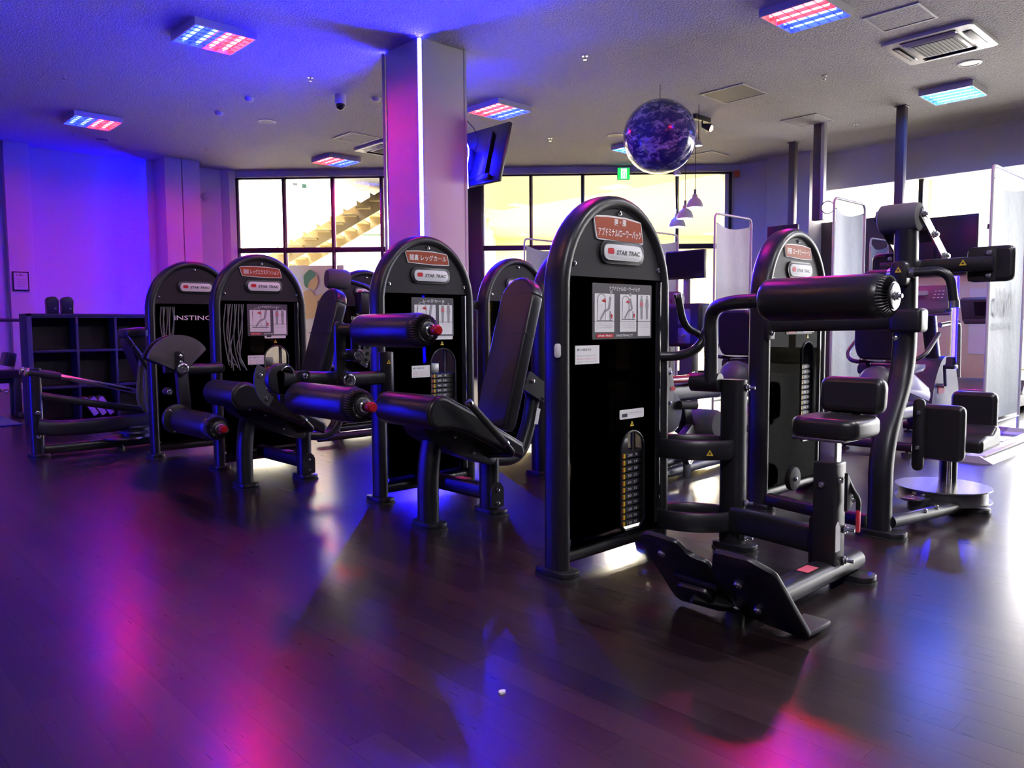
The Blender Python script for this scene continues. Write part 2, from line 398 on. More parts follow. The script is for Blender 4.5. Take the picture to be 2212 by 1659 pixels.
_TX = {}
def text_data(s, bold=0.0, shear=0.0):
    k = (s, bold, shear)
    if k in _TX: return _TX[k]
    cu = bpy.data.curves.new('t', 'FONT'); cu.body = s; cu.size = 1.0; cu.align_x = 'CENTER'; cu.align_y = 'CENTER'
    cu.resolution_u = 2; cu.offset = bold; cu.shear = shear
    ob = bpy.data.objects.new('t', cu); COL.objects.link(ob)
    dg = bpy.context.evaluated_depsgraph_get(); dg.update()
    me = bpy.data.meshes.new_from_object(ob.evaluated_get(dg))
    vs_ = [v.co.copy() for v in me.vertices]; fs = [tuple(p.vertices) for p in me.polygons]
    bpy.data.objects.remove(ob); bpy.data.curves.remove(cu); bpy.data.meshes.remove(me)
    if not vs_: vs_ = [V((0, 0, 0)), V((1, 0, 0)), V((0, 1, 0))]; fs = [(0, 1, 2)]
    x0, x1 = min(v.x for v in vs_), max(v.x for v in vs_); y0, y1 = min(v.y for v in vs_), max(v.y for v in vs_)
    vs_ = [((v.x - (x0 + x1) / 2) / max(1e-6, x1 - x0), (v.y - (y0 + y1) / 2) / max(1e-6, y1 - y0)) for v in vs_]
    _TX[k] = (vs_, fs); return _TX[k]
def letters(name, s, c, w, h, m, parent, ax=(1, 0, 0), ay=(0, 0, 1), bold=0.0, shear=0.0, lift=0.0, **t):
    """flat lettering w x h centred at c in the plane (ax, ay)"""
    vs_, fs = text_data(s, bold, shear); c, ax, ay = V(c), V(ax), V(ay); nz = ax.cross(ay).normalized(); b = B()
    vv = [b.bm.verts.new(c + ax * (p[0] * w) + ay * (p[1] * h) + nz * lift) for p in vs_]
    for f in fs:
        try: b.bm.faces.new([vv[i] for i in f])
        except ValueError: pass
    off = root_of(parent).location.copy()
    bmesh.ops.translate(b.bm, verts=b.bm.verts, vec=-off)
    me = bpy.data.meshes.new(name); b.bm.to_mesh(me); b.bm.free(); me.materials.append(MT(m))
    o = bpy.data.objects.new(name, me); COL.objects.link(o); o.parent = parent; tag(o, **t); return o
# ================================================================ THE ROOM
CZ = 4.1                        # ceiling height
def inside(x, y): return x < 14.1 and y < 15.3 and x + y < 22.05
def proj(p):
    v = V(p) - V((0, 0, CAM_H)); z = v.dot(fwd)
    return (W_PX / 2 + F_PX * v.dot(rgt) / z, H_PX / 2 - F_PX * v.dot(upv) / z, z) if z > 0.1 else (-9e3, -9e3, z)

# floor: slab plus printed planks running along y
fl = B().box2((-3.2, -9.2, -0.2), (14.4, 15.6, -0.004)).out('floor', 'floor_base', kind='structure')
PW, PL, PT = 0.101, 0.9145, 0.004
rows = []
ix = 0; x = -3.0
while x < 14.1:
    y = -9.0 - (ix * 0.37 % 1.0) * PL
    while y < 15.3:
        cxp, cyp = x + PW / 2, y + PL / 2
        if inside(cxp, cyp) and cyp > -9.0: rows.append((cxp, cyp))
        y += PL
    x += PW; ix += 1
def area_px(c):
    u, v, z = proj((c[0], c[1], 0))
    if z < 0.6 or not (-80 < u < 2292 and v < 1730): return 0
    return 1.0 / z ** 3
rows.sort(key=area_px, reverse=True)
pb = B().box((0, 0, PT / 2 - 0.004), (PW - 0.0005, PL - 0.0005, PT))
pm = pb.mesh('plank', 'dark_wood')
for c in rows[:300]:
    o = bpy.data.objects.new('plank', pm); COL.objects.link(o); o.parent = fl; o.location = (c[0], c[1], 0)
vs_, fs_ = [], []
hx, hy = (PW - 0.0005) / 2, (PL - 0.0005) / 2
for c in rows[300:]:
    k = len(vs_)
    for z in (-0.004, 0.0):
        vs_ += [(c[0] - hx, c[1] - hy, z), (c[0] + hx, c[1] - hy, z), (c[0] + hx, c[1] + hy, z), (c[0] - hx, c[1] + hy, z)]
    fs_ += [(k + 4, k + 5, k + 6, k + 7), (k, k + 1, k + 5, k + 4), (k + 1, k + 2, k + 6, k + 5), (k + 2, k + 3, k + 7, k + 6), (k + 3, k, k + 4, k + 7)]
me = bpy.data.meshes.new('planks'); me.from_pydata(vs_, [], fs_); me.materials.append(MT('dark_wood'))
o = bpy.data.objects.new('distant_planks', me); COL.objects.link(o); o.parent = fl; o['kind'] = 'stuff'

# ceiling: boards with hairline joints along y
ce = B().box2((-3.2, -9.2, CZ + 0.02), (14.4, 15.6, CZ + 0.25)).out('ceiling', 'frame_dark', kind='structure')
xs = [-3.0] + [2.55 + 0.98 * k for k in range(-5, 12)] + [14.12]
for i in range(len(xs) - 1):
    a, b_ = xs[i] + 0.0015, xs[i + 1] - 0.0015
    poly = [(a, -9.0), (b_, -9.0)]
    if b_ > 6.7: poly += [(b_, 22.1 - b_)]
    else: poly += [(b_, 15.4)]
    if a > 6.7: poly += [(a, 22.1 - a)]
    else:
        if b_ > 6.7: poly += [(6.7, 15.4)]
        poly += [(a, 15.4)]
    B().prism(poly, (0, 0, CZ + 0.012), (1, 0, 0), (0, 1, 0), 0.024).out('ceiling_board', 'ceiling_plaster', ce)

# left wall (with led alcove), pilasters
wl = B().box2((-3.2, 15.42, 0), (7.0, 15.7, CZ + 0.1)).out('wall_left', 'wall_white', kind='structure')
B().box2((2.88, 15.18, 0), (3.25, 15.5, CZ), 0.004).out('pilaster', 'wall_white', wl)
B().box2((5.26, 14.66, 0), (5.56, 15.5, CZ), 0.006).out('pilaster', 'wall_white', wl)
B().box2((5.58, 14.67, 0), (5.90, 15.5, CZ), 0.006).out('pilaster', 'wall_white', wl)
B().box2((5.90, 15.20, 0), (6.52, 15.5, CZ), 0.004).out('recess_panel', 'wall_white', wl)
B().prism([(6.40, 15.5), (6.62, 15.05), (6.78, 15.12), (6.95, 15.5)], (0, 0, CZ / 2), (1, 0, 0), (0, 1, 0), CZ).out('window_jamb', 'wall_white', wl)
B().box2((1.5, 15.36, 0), (2.88, 15.5, CZ)).out('recess_panel', 'wall_white', wl)
# wall behind and beside the camera
wf = B().box2((-3.3, -9.3, 0), (14.4, -9.0, CZ + 0.1)).out('wall_front', 'wall_dark', kind='structure')
wn = B().box2((-3.3, -9.3, 0), (-3.0, 15.7, CZ + 0.1)).out('wall_near', 'wall_dark', kind='structure')

# right wall: deep beam above a glazed opening, piers, brown low wall
wr = B().box2((14.1, -9.2, 3.43), (14.4, 6.95, CZ + 0.1)).out('wall_right', 'wall_white', kind='structure')
B().box2((14.08, -9.0, CZ - 0.06), (14.12, 6.9, CZ), 0.0).out('cornice', 'wall_white', wr)
B().box2((13.62, 6.62, 0), (14.4, 7.45, CZ), 0.005).out('pier', 'wall_white', wr)
B().prism([(13.66, 8.36), (13.80, 8.22), (13.80, 7.45), (14.4, 7.45), (14.4, 8.9), (13.95, 8.65)], (0, 0, CZ / 2), (1, 0, 0), (0, 1, 0), CZ).out('pier', 'wall_white', wr)
B().box2((14.12, 5.02, 0), (14.3, 6.62, 2.86), 0.0).out('brown_panel', 'brown_wall', wr)
B().box2((12.75, 6.62, 0), (13.62, 6.75, 2.62), 0.0).out('brown_panel', 'brown_wall', wr)

B().box2((14.1, -9.2, 0), (14.4, -5.53, 3.43)).out('solid_bay', 'wall_dark', wr)
# glass wall (45 degrees): two glazed bays, each with head, transom, mullions and panes
DX, DN = V((0.70710678, -0.70710678, 0)), V((0.70710678, 0.70710678, 0))
WA = V((6.80, 15.20, 0)); WLEN = (V((13.73, 8.27, 0)) - WA).length
def wpt(x): return (x - WA.x) / DX.x            # distance along the wall of a given x
def wbox(b, s0, s1, z0, z1, n0, n1, bev=0.0):
    ROT = Matrix((DX, DN, V((0, 0, 1)))).transposed()
    c = WA + DX * ((s0 + s1) / 2) + DN * ((n0 + n1) / 2) + V((0, 0, (z0 + z1) / 2))
    b.box(c, (abs(s1 - s0), abs(n1 - n0), abs(z1 - z0)), ROT, bev); return b
wb = wbox(B(), -0.35, WLEN + 0.3, 3.995, CZ + 0.1, -0.04, 0.30).out('wall_back', 'wall_white', kind='structure')
wbox(B(), 0.0, WLEN, 3.975, 3.998, -0.06, 0.12).out('window_head', 'frame_alu', wb)
def glazed(name, s0, s1, ms, label):
    w = empty(name, WA + DX * s0, kind='structure'); w['label'] = label
    edges = [s0] + ms + [s1]
    for z0, z1 in ((3.945, 3.99), (2.50, 2.60), (0.0, 0.10)):
        wbox(B(), s0, s1, z0, z1, 0.0, 0.09, 0.003).out('transom', 'frame_dark', w)
    for s in edges:
        wbox(B(), s - 0.026, s + 0.026, 0.0, 3.99, -0.02, 0.10, 0.003).out('mullion', 'frame_dark', w)
        wbox(B(), s + 0.027, s + 0.045, 0.1, 3.95, 0.02, 0.06).out('glazing_bead', 'frame_alu', w)
    for i in range(len(edges) - 1):
        for z0, z1 in ((2.60, 3.945), (0.10, 2.50)):
            wbox(B(), edges[i] + 0.03, edges[i + 1] - 0.03, z0, z1, 0.04, 0.046).out('pane', 'window_glass', w)
glazed('window_1', wpt(6.82), wpt(10.10), [wpt(v) for v in (7.488, 8.177, 8.869, 9.56)], 'tall dark framed glass wall bay left of the lit pillar')
glazed('window_2', wpt(10.28), wpt(13.72), [wpt(v) for v in (10.96, 11.68, 12.987)], 'tall dark framed glass wall bay behind the globe')
wbox(B(), wpt(10.10), wpt(10.28), 0.0, 3.99, -0.05, 0.14, 0.004).out('window_post', 'frame_dark', wb)

# hall beyond the glass wall
hf = B().box2((6.0, 6.0, -0.25), (34, 36, -0.03)).out('floor_hall', 'hall_floor', kind='structure')
hb = wbox(B(), -6.0, wpt(9.7), 0.0, 7.4, 6.4, 6.7).out('wall_hall', 'hall_wall', kind='structure')
wbox(B(), -5.5, -5.2, 0.0, 7.4, 0.3, 6.5).out('hall_return', 'hall_wall', hb)
wbox(B(), wpt(9.7), wpt(26), 0.0, 4.6, 15.0, 15.3).out('hall_far_wall', 'hall_cream', hb)
wbox(B(), wpt(9.7) - 0.3, wpt(9.7), 0.0, 4.6, 6.4, 15.3).out('hall_return', 'hall_cream', hb)
hc = wbox(B(), wpt(9.8), wpt(30), 4.42, 4.7, 0.35, 15.6).out('ceiling_hall', 'hall_cream', kind='structure')
wbox(B(), -6.0, wpt(9.8), 7.2, 7.5, 0.35, 6.8).out('hall_upper_ceiling', 'hall_wall', hc)
for i in range(4):
    wbox(B(), wpt(9.75), wpt(9.75) + 0.35, 0.0, 4.42, 7.4 + i * 2.1, 7.75 + i * 2.1).out('hall_column', 'hall_cream', hb)
for i in range(6):
    c = WA + DX * (wpt(11.2) + (i % 2) * 1.2) + DN * (3.0 + i * 1.7)
    B().cyl((c.x, c.y, 4.405), (c.x, c.y, 4.42), 0.11, 16).out('hall_downlight', 'frame_alu', hc)
# staircase climbing to the right in the hall: stringer plus treads
st = empty('staircase', WA + DX * 1.0 + DN * 3.0, 'pale wooden open staircase climbing behind the left glass bay', 'staircase')
def sp(s, z, n): return WA + DX * s + DN * n + V((0, 0, z))
s_a, s_b = -1.2, 4.4; z_a, z_b = 2.11, 5.16
nst = 18
for nn in (2.4, 3.7):
    b = B(); poly = [(s_a, z_a - .44), (s_b, z_b - .40), (s_b, z_b), (s_a, z_a)]
    b.prism(poly, WA + DN * nn, DX, V((0, 0, 1)), 0.05).out('stringer', 'stair_wood', st)
for i in range(nst):
    t = (i + 0.5) / nst; s = s_a + (s_b - s_a) * t; z = z_a + (z_b - z_a) * t - 0.20
    wbox(B(), s - 0.16, s + 0.16, z, z + 0.045, 2.2, 3.85).out('step', 'stair_pale', st)
    B().prism([(s - 0.155, z + 0.02), (s + 0.155, z + 0.02), (s - 0.155, z + 0.20)], WA + DN * 2.32, DX, V((0, 0, 1)), 0.06).out('step_bracket', 'stair_pale', st)
# hall furnishing seen through the left bay: wall lights, a framed window and crates
for k, (s, z) in enumerate(((-1.67, 3.2), (-.25, 3.95), (1.19, 4.7))):
    wbox(B(), s - 0.05, s + 0.05, z, z + 0.34, 6.28, 6.4, 0.01).out('wall_lamp', 'hall_cream', hb)
cw = empty('shop_window', WA + DX * 1.6 + DN * 6.3, 'grey framed shop window on the far hall wall', 'window')
wbox(B(), .95, 3.2, 2.6, 3.62, 6.3, 6.38).out('glass', 'lcd', cw)
for a in ((.88, .96, 2.5, 3.7), (.88, 3.2, 3.6, 3.68), (.88, 3.2, 3.17, 3.25), (2.0, 2.06, 2.5, 3.65)):
    wbox(B(), a[0], a[1], a[2], a[3], 6.24, 6.34).out('frame', 'figure_grey', cw)
for k in range(3):
    sc_ = 1.05 + .36 * k; c = WA + DX * sc_ + DN * 5.4 + V((0, 0, 2.3))
    wbox(B(), sc_ - .15, sc_ + .15, 2.3, 2.62 - .06 * (k % 2), 5.2, 5.6, 0.01).out('carton', 'stair_pale', None, origin=c, label=('leftmost', 'middle', 'rightmost')[k] + ' of three pale cartons standing high in the hall behind the glass', cat='carton', group='cartons in the hall')
wbox(B(), .6, 3.2, 0.0, 2.3, 5.0, 5.8, 0.01).out('counter', 'hall_wall', None, origin=WA + DX * 1.9 + DN * 5.4, label='tall white counter in the hall carrying the pale cartons', cat='counter')
# fitness poster standing in the hall: flat print
po = empty('fitness_poster', WA + DX * 1.1 + DN * 1.2, 'white standing fitness poster with a printed person, seen between two towers', 'poster')
def pq(s, z): return WA + DX * (.5 + s) + DN * 1.18 + V((0, 0, z))
wbox(B(), .55, 1.85, 0.0, 2.34, 1.2, 1.24).out('board', 'poster_white', po)
def pshape(name, pts, m, r=0.03, d=0.0):
    B().prism(roundpoly(pts, r), pq(0, 0) - DN * d, DX, V((0, 0, 1)), 0.004).out(name, m, po)
pshape('print_head', [(0.56, 1.86), (0.72, 1.80), (0.80, 1.95), (0.78, 2.12), (0.64, 2.2), (0.52, 2.1)], 'skin_print', 0.06)
pshape('print_hair', [(0.50, 1.90), (0.56, 1.84), (0.60, 2.0), (0.74, 2.1), (0.76, 2.18), (0.62, 2.26), (0.48, 2.12)], 'hair_print', 0.05, 0.004)
pshape('print_torso', [(0.40, 1.2), (0.70, 1.2), (0.78, 1.55), (0.66, 1.80), (0.52, 1.82), (0.38, 1.6)], 'skin_print', 0.06)
pshape('print_arm', [(0.44, 1.45), (0.86, 1.62), (0.88, 1.74), (0.42, 1.58)], 'skin_print', 0.04, 0.004)
pshape('print_swoosh', [(0.74, 1.0), (1.0, 1.25), (1.10, 1.7), (1.06, 1.7), (0.96, 1.3), (0.70, 1.05)], 'poster_mint', 0.02)
# hanging direction signs in the hall
sg = empty('hanging_sign', WA + DX * .5 + DN * 2.0 + V((0, 0, 4.2)), 'small grey direction sign hanging high in the hall', 'sign')
wbox(B(), .55, .66, 4.18, 4.34, 2.0, 2.03).out('plate', 'figure_grey', sg)
wbox(B(), .76, .86, 4.12, 4.36, 2.0, 2.03).out('plate', 'hair_print', sg)
sg = empty('hall_notice', WA + DX * -2.0 + DN * 6.3 + V((0, 0, 3.6)), 'small arrow notice on the white hall wall at far left', 'sign')
q0 = WA + DX * -2.15 + DN * 6.37
letters('lettering', '1', q0 + V((0, 0, 3.85)), 0.10, 0.32, 'figure_grey', sg, DX, V((0, 0, 1)), lift=0.0)
letters('lettering', '→', q0 + DX * 0.28 + V((0, 0, 3.82)), 0.2, 0.15, 'figure_grey', sg, DX, V((0, 0, 1)))
letters('lettering', 'B', q0 + DX * 0.6 + V((0, 0, 3.8)), 0.14, 0.26, 'hair_print', sg, DX, V((0, 0, 1)))

# street side hall beyond the right opening
B().box2((14.4, -11, -0.25), (24, 6.9, -0.03)).out('floor_porch', 'hall_floor', kind='structure')
hp = B().box2((19.6, -11, 0), (19.9, 7.0, 6.0)).out('wall_porch', 'hall_wall', kind='structure')
B().box2((14.4, 6.62, 0), (19.7, 6.95, 6.0)).out('porch_return', 'hall_cream', hp)
B().box2((14.4, -11.3, 0), (19.7, -11.0, 6.0)).out('porch_return', 'hall_wall', hp)
B().box2((14.4, -11.3, 5.6), (19.9, 7.0, 5.8)).out('porch_ceiling', 'hall_wall', hp)
w3 = empty('window_3', (14.2, 4.9, 0), kind='structure'); w3['label'] = 'bright glazed opening below the beam on the right wall'
for y in (4.95, 3.2, 1.4, -0.4, -2.2, -4.0, -5.5): B().box2((14.2, y - 0.035, 0), (14.29, y + 0.035, 3.43), 0.003).out('mullion', 'frame_dark', w3)
B().box2((14.2, -5.5, 2.50), (14.28, 4.95, 2.58)).out('transom', 'frame_dark', w3)
for a, b_ in ((4.91, 3.24), (3.16, 1.44), (1.36, -0.36), (-0.44, -2.16), (-2.24, -3.96), (-4.04, -5.46)):
    for z0, z1 in ((2.58, 3.43), (0.05, 2.5)): B().box2((14.24, b_, z0), (14.246, a, z1)).out('pane', 'window_glass', w3)

# free posts near the right wall
for k, (x, y, z0, w, lab) in enumerate(((12.83, 6.54, 0, 0.11, 'slim grey ceiling post beside the brown wall corner'), (11.9, 4.43, 0, 0.12, 'tall slim grey post behind the rotary torso machine'))):
    p = empty('ceiling_post', (x, y, 0), lab, 'post', 'grey ceiling posts')
    B().box2((x - w / 2, y - w / 2, z0), (x + w / 2, y + w / 2, CZ), 0.006).out('shaft', 'post_grey', p)
    B().box2((x - w / 2 - 0.02, y - w / 2 - 0.02, CZ - 0.012), (x + w / 2 + 0.02, y + w / 2 + 0.02, CZ), 0.003).out('top_plate', 'post_grey', p)
p = empty('hanging_post', (11.96, 5.68, 2.6), 'short hanging grey post with a pale edge and a small violet spotlight', 'post')
B().box2((11.9, 5.62, 2.62), (12.0, 5.74, CZ), 0.005).out('shaft', 'post_grey', p)
B().box2((11.9, 5.565, 2.62), (12.0, 5.618, CZ), 0.005).out('edge_trim', 'frame_alu', p)
B().cyl((11.88, 5.50, 2.80), (11.80, 5.44, 2.78), 0.085, 20, 0.10).out('spot_housing', 'frame_dark', p)
B().cyl((11.80, 5.44, 2.78), (11.795, 5.436, 2.779), 0.085, 20).out('spot_lens', 'lamp_violet', p)
B().cyl((11.95, 5.6, 2.82), (11.88, 5.5, 2.8), 0.012, 8).out('spot_arm', 'frame_dark', p)

# ---------------------------------------------------------------- pillar with led tape
PX0, PX1, PY0, PY1 = 5.19, 5.83, 6.90, 7.55
pil = empty('pillar', ((PX0 + PX1) / 2, (PY0 + PY1) / 2, 0), 'square white pillar with glowing blue edge strips, behind the leg curl machine', 'pillar')
B().box2((PX0, PY0, 0), (PX1, PY1, CZ), 0.006, 3).out('shaft', 'pillar_white', pil)
B().box2((PX1 - 0.03, PY0 - 0.006, 0), (PX1 + 0.006, PY0 + 0.03, CZ), 0.002).out('corner_bead', 'pillar_white', pil)
def led(name, x, y, dx, dy, z0, z1, label, m='led_blue'):
    r = empty(name, (x, y, z0), label, 'light strip', 'blue edge strips')
    d = V((dx, dy, 0)).normalized(); t = V((-d.y, d.x, 0)); c = V((x, y, (z0 + z1) / 2)); h = z1 - z0
    rot = Matrix((t, d, V((0, 0, 1)))).transposed()
    B().box(c + d * 0.012, (0.026, 0.010, h), rot).out('led_tape', m, r)
    B().box(c + d * 0.004, (0.052, 0.006, h), rot).out('channel_back', 'led_alu', r)
    for s in (-1, 1): B().box(c + d * 0.016 + t * (0.024 * s), (0.003, 0.030, h), rot).out('channel_lip', 'led_alu', r)
    return r
k7 = 0.7071
led('led_strip', PX0 - 0.004, PY0 - 0.004, -k7, -k7, 0.02, CZ - 0.02, 'blue glowing strip up the nearest edge of the pillar')
led('led_strip', PX0 - 0.004, PY1 + 0.004, -k7, k7, 0.02, CZ - 0.02, 'blue glowing strip up the left edge of the pillar', 'led_side')
led('led_strip', PX1 + 0.004, 7.48, 1.0, 0.0, 2.2, 3.5, 'short blue glowing strip behind the television on the pillar', 'led_dim')
led('led_strip', 5.245, 15.32, -1.0, 0.25, 0.02, CZ - 0.06, 'blue glowing strip hidden in the corner of the blue lit wall', 'led_wall')
B().box2((5.13, 15.225, 0), (5.262, 15.238, CZ), 0.002).out('corner_lip', 'wall_white', wl)
# guessed unseen pillar left of the camera, added for blue light on the floor
qx, qy = -1.30, 6.90
p2_ = empty('pillar', (qx + .32, qy + .325, 0), 'square white pillar added out of the picture left of the camera', 'pillar')
B().box2((qx, qy, 0), (qx + .64, qy + .65, CZ), 0.006, 3).out('shaft', 'pillar_white', p2_)
led('led_strip', qx + .644, qy - .004, k7, -k7, 0.02, 1.5, 'added blue glowing strip on the near edge of the unseen pillar', 'led_fill')
led('led_strip', qx + .644, qy + .654, k7, k7, 0.02, 1.5, 'added blue glowing strip on the far edge of the unseen pillar', 'led_fill')
# led tail hanging loose behind the television
r = empty('led_tail', (PX1 + 0.05, PY0 + 0.05, 2.7), 'loose glowing strip end dangling beside the television', 'light strip')
B().tube(fillet([(PX1 + .02, PY0 + .05, 3.12), (PX1 + .045, PY0 + .02, 3.05), (PX1 + .045, PY0 + .02, 2.95), (PX1 + .02, PY0 + .02, 2.86), (PX1 + .03, PY0 + .02, 2.58)], .06), 0.006, n=8).out('led_tape', 'led_blue', r)
B().tube(fillet([(PX1 + .01, PY0 + .03, 3.36), (PX1 + .12, PY0 - .02, 3.24), (PX1 + .15, PY0 - .03, 3.10), (PX1 + .10, PY0 - .02, 3.0)], .06), 0.005, n=6).out('wire', 'tv_black', r)

# television hung off the pillar, seen from behind
tvr = empty('television', (6.1, 7.1, 2.6), 'black wall television seen from behind, tilted off the right side of the pillar', 'television')
tvn = V((0.965, 0, -0.26)).normalized(); tvu = V((0.26, 0, 0.965)).normalized(); tvs = V((0, 1, 0))
tc_ = V((6.10, 7.12, 2.97)); ROT = Matrix((tvs, tvn, tvu)).transposed()
B().box(tc_, (1.16, 0.05, 0.70), ROT, 0.01).out('housing', 'tv_black', tvr)
B().box(tc_ + tvn * 0.027, (1.12, 0.004, 0.66), ROT).out('screen', 'screen_dark', tvr)
B().box(tc_ - tvn * 0.045 - tvu * 0.08, (0.7, 0.05, 0.40), ROT, 0.02).out('rear_bulge', 'tv_black', tvr)
for dy in (-0.34, 0.3):
    B().box(tc_ - tvn * 0.05 + tvs * dy, (0.04, 0.03, 0.52), ROT, 0.004).out('mount_rail', 'frame_dark', tvr)
B().box(tc_ - tvn * 0.06 - tvs * 0.34 - tvu * 0.30, (0.22, 0.05, 0.06), ROT, 0.006).out('mount_foot', 'frame_dark', tvr)
B().box2((PX1, 6.98, 2.80), (PX1 + 0.20, 7.36, 3.05), 0.004).out('mount_arm', 'frame_dark', tvr)

# ---------------------------------------------------------------- ceiling fittings
def fixture(cols):
    r = empty('ceiling_light', (0, 0, CZ)); S = 0.325; D = 0.075
    b = B()
    for s in (-1, 1):
        b.box((s * (S - 0.009), 0, CZ - D / 2), (0.018, 2 * S, D)); b.box((0, s * (S - 0.009), CZ - D / 2), (2 * S - 0.036, 0.018, D))
    b.out('frame', 'fix_white', r)
    B().box((0, 0, CZ - 0.012), (2 * S - 0.04, 2 * S - 0.04, 0.008)).out('reflector', 'louver', r)
    for i in range(4):
        x = -0.2175 + i * 0.145
        B().cyl((x, -S + 0.06, CZ - 0.048), (x, S - 0.06, CZ - 0.048), 0.016, 10).out('tube_lamp', cols[i], r)
    for i in range(1, 4):
        x = -0.29 + i * 0.145
        hb = 0.055 if i == 2 else 0.028
        B().box((x, 0, CZ - D + 0.002 + hb / 2), (0.004, 2 * S - 0.04, hb)).out('louver_blade', 'louver', r)
    for j in range(1, 6):
        y = -S + j * (2 * S / 6)
        B().box((0, y, CZ - D + 0.0075), (2 * S - 0.04, 0.004, 0.011)).out('louver_blade', 'louver', r)
    return r
FR = fixture(['tube_blue', 'tube_blue', 'tube_red', 'tube_red'])
FB = fixture(['tube_red', 'tube_red', 'tube_blue', 'tube_blue'])
FC = fixture(['tube_cyan'] * 4)
def place_fix(proto, x, y, label, first=[set()]):
    o = proto
    if id(proto) in first[0]: o = copy_tree(proto)
    first[0].add(id(proto)); o.location = (x, y, CZ); tag(o, label, 'ceiling light', 'square ceiling lights')
    return o
FN = fixture(['tube_fill'] * 4)  # white fill lights, added to keep the machine signs neutral
FW = fixture(['tube_warm'] * 4)
for pr, x, y, lab in (
    (FR, 3.53, 8.28, 'square ceiling light, two blue tubes then two red, nearest left of the pillar'),
    (FR, 3.57, 12.75, 'square ceiling light, two blue tubes then two red, above the far left wall'),
    (FB, 7.63, 8.30, 'square ceiling light, two red tubes then two blue, just right of the pillar'),
    (FB, 7.66, 12.78, 'square ceiling light, two red tubes then two blue, above the left glass bay'),
    (FB, 7.56, 3.75, 'square ceiling light, red and blue tubes, cut by the top edge of the picture'),
    (FC, 11.6, 3.67, 'square ceiling light with four pale blue tubes beside the air conditioner'),
    (FC, 11.0, 8.45, 'square ceiling light with pale blue tubes, mostly hidden by the globe'),
    (FR, 3.53, 3.75, 'square ceiling light overhead in front of the machines, out of the picture'),
    (FN, 3.53, -0.75, 'added white fill light in a square ceiling fixture right behind the camera, out of the picture'),
    (FN, 7.6, -0.75, 'added white fill light in a square ceiling fixture to the right of the camera, out of the picture'),
    (FN, -0.5, -0.75, 'added white fill light in a square ceiling fixture behind and left of the camera, out of the picture'),
    (FW, -0.5, 3.75, 'square ceiling light overhead left of the camera, out of the picture'),
    (FW, -0.5, 8.28, 'square ceiling light overhead far left of the machines, out of the picture'),
    (FC, 11.6, -0.75, 'square pale blue ceiling light overhead far right, out of the picture')):
    place_fix(pr, x, y, lab)

def hatch(x, y, sx, sy, m, lab, full=False):
    r = empty('access_hatch', (x, y, CZ), lab, 'hatch', 'ceiling access hatches')
    b = B(); t = 0.022
    for s in (-1, 1):
        b.box((x + s * (sx / 2), y, CZ - 0.005), (t, sy + t, 0.012)); b.box((x, y + s * (sy / 2), CZ - 0.005), (sx - t, t, 0.012))
    b.out('rim', 'plastic_white', r)
    B().box((x, y, CZ - 0.003), (sx - t - 0.006, sy - t - 0.006, 0.006)).out('cover', m, r)
hatch(7.1, 11.2, 0.55, 0.55, 'ceiling_plaster', 'white framed ceiling hatch beside the far red and blue light')
hatch(8.48, 3.2, 0.52, 0.52, 'ceiling_plaster', 'white framed ceiling hatch next to the air conditioner')
hatch(9.54, 5.72, 0.62, 0.62, 'grille_grey', 'grey filled ceiling hatch right of the globe')
hatch(11.6, 5.7, 0.55, 0.55, 'ceiling_plaster', 'ceiling hatch with bright rim above the hanging post')
hatch(12.6, 8.1, 0.55, 0.55, 'ceiling_plaster', 'ceiling hatch beyond the globe near the glass wall')

def aircon(x, y, lab):
    r = empty('air_conditioner', (x, y, CZ), lab, 'air conditioner', 'ceiling air conditioners')
    S = 0.465
    B().prism(rrect(2 * S, 2 * S, 0.05), (x, y, CZ - 0.018), (1, 0, 0), (0, 1, 0), 0.036, 0.008).out('panel', 'plastic_white', r)
    B().box((x, y, CZ - 0.042), (0.52, 0.52, 0.014), None, 0.004).out('intake_frame', 'plastic_white', r)
    B().box((x, y, CZ - 0.05), (0.44, 0.44, 0.008)).out('intake_grille', 'grille_grey', r)
    for j in range(11):
        B().box((x, y - 0.2 + 0.04 * j, CZ - 0.056), (0.44, 0.006, 0.006)).out('grille_bar', 'grille_grey', r)
    for k in range(4):
        q = Matrix.Rotation(k * PI / 2, 3, 'Z'); c = V((x, y, CZ - 0.038)) + q @ V((0, 0.355, 0))
        B().box(c, (0.56, 0.085, 0.008), q, 0.003).out('outlet', 'frame_dark', r)
        f = Matrix.Rotation(k * PI / 2, 3, 'Z') @ Matrix.Rotation(math.radians(24), 3, 'X')
        B().box(c + V((0, 0, -0.012)), (0.54, 0.06, 0.006), f, 0.002).out('flap', 'plastic_white', r)
aircon(9.55, 3.18, 'white four-way ceiling air conditioner at top right')
aircon(7.95, 11.45, 'white ceiling air conditioner half hidden behind the pillar')

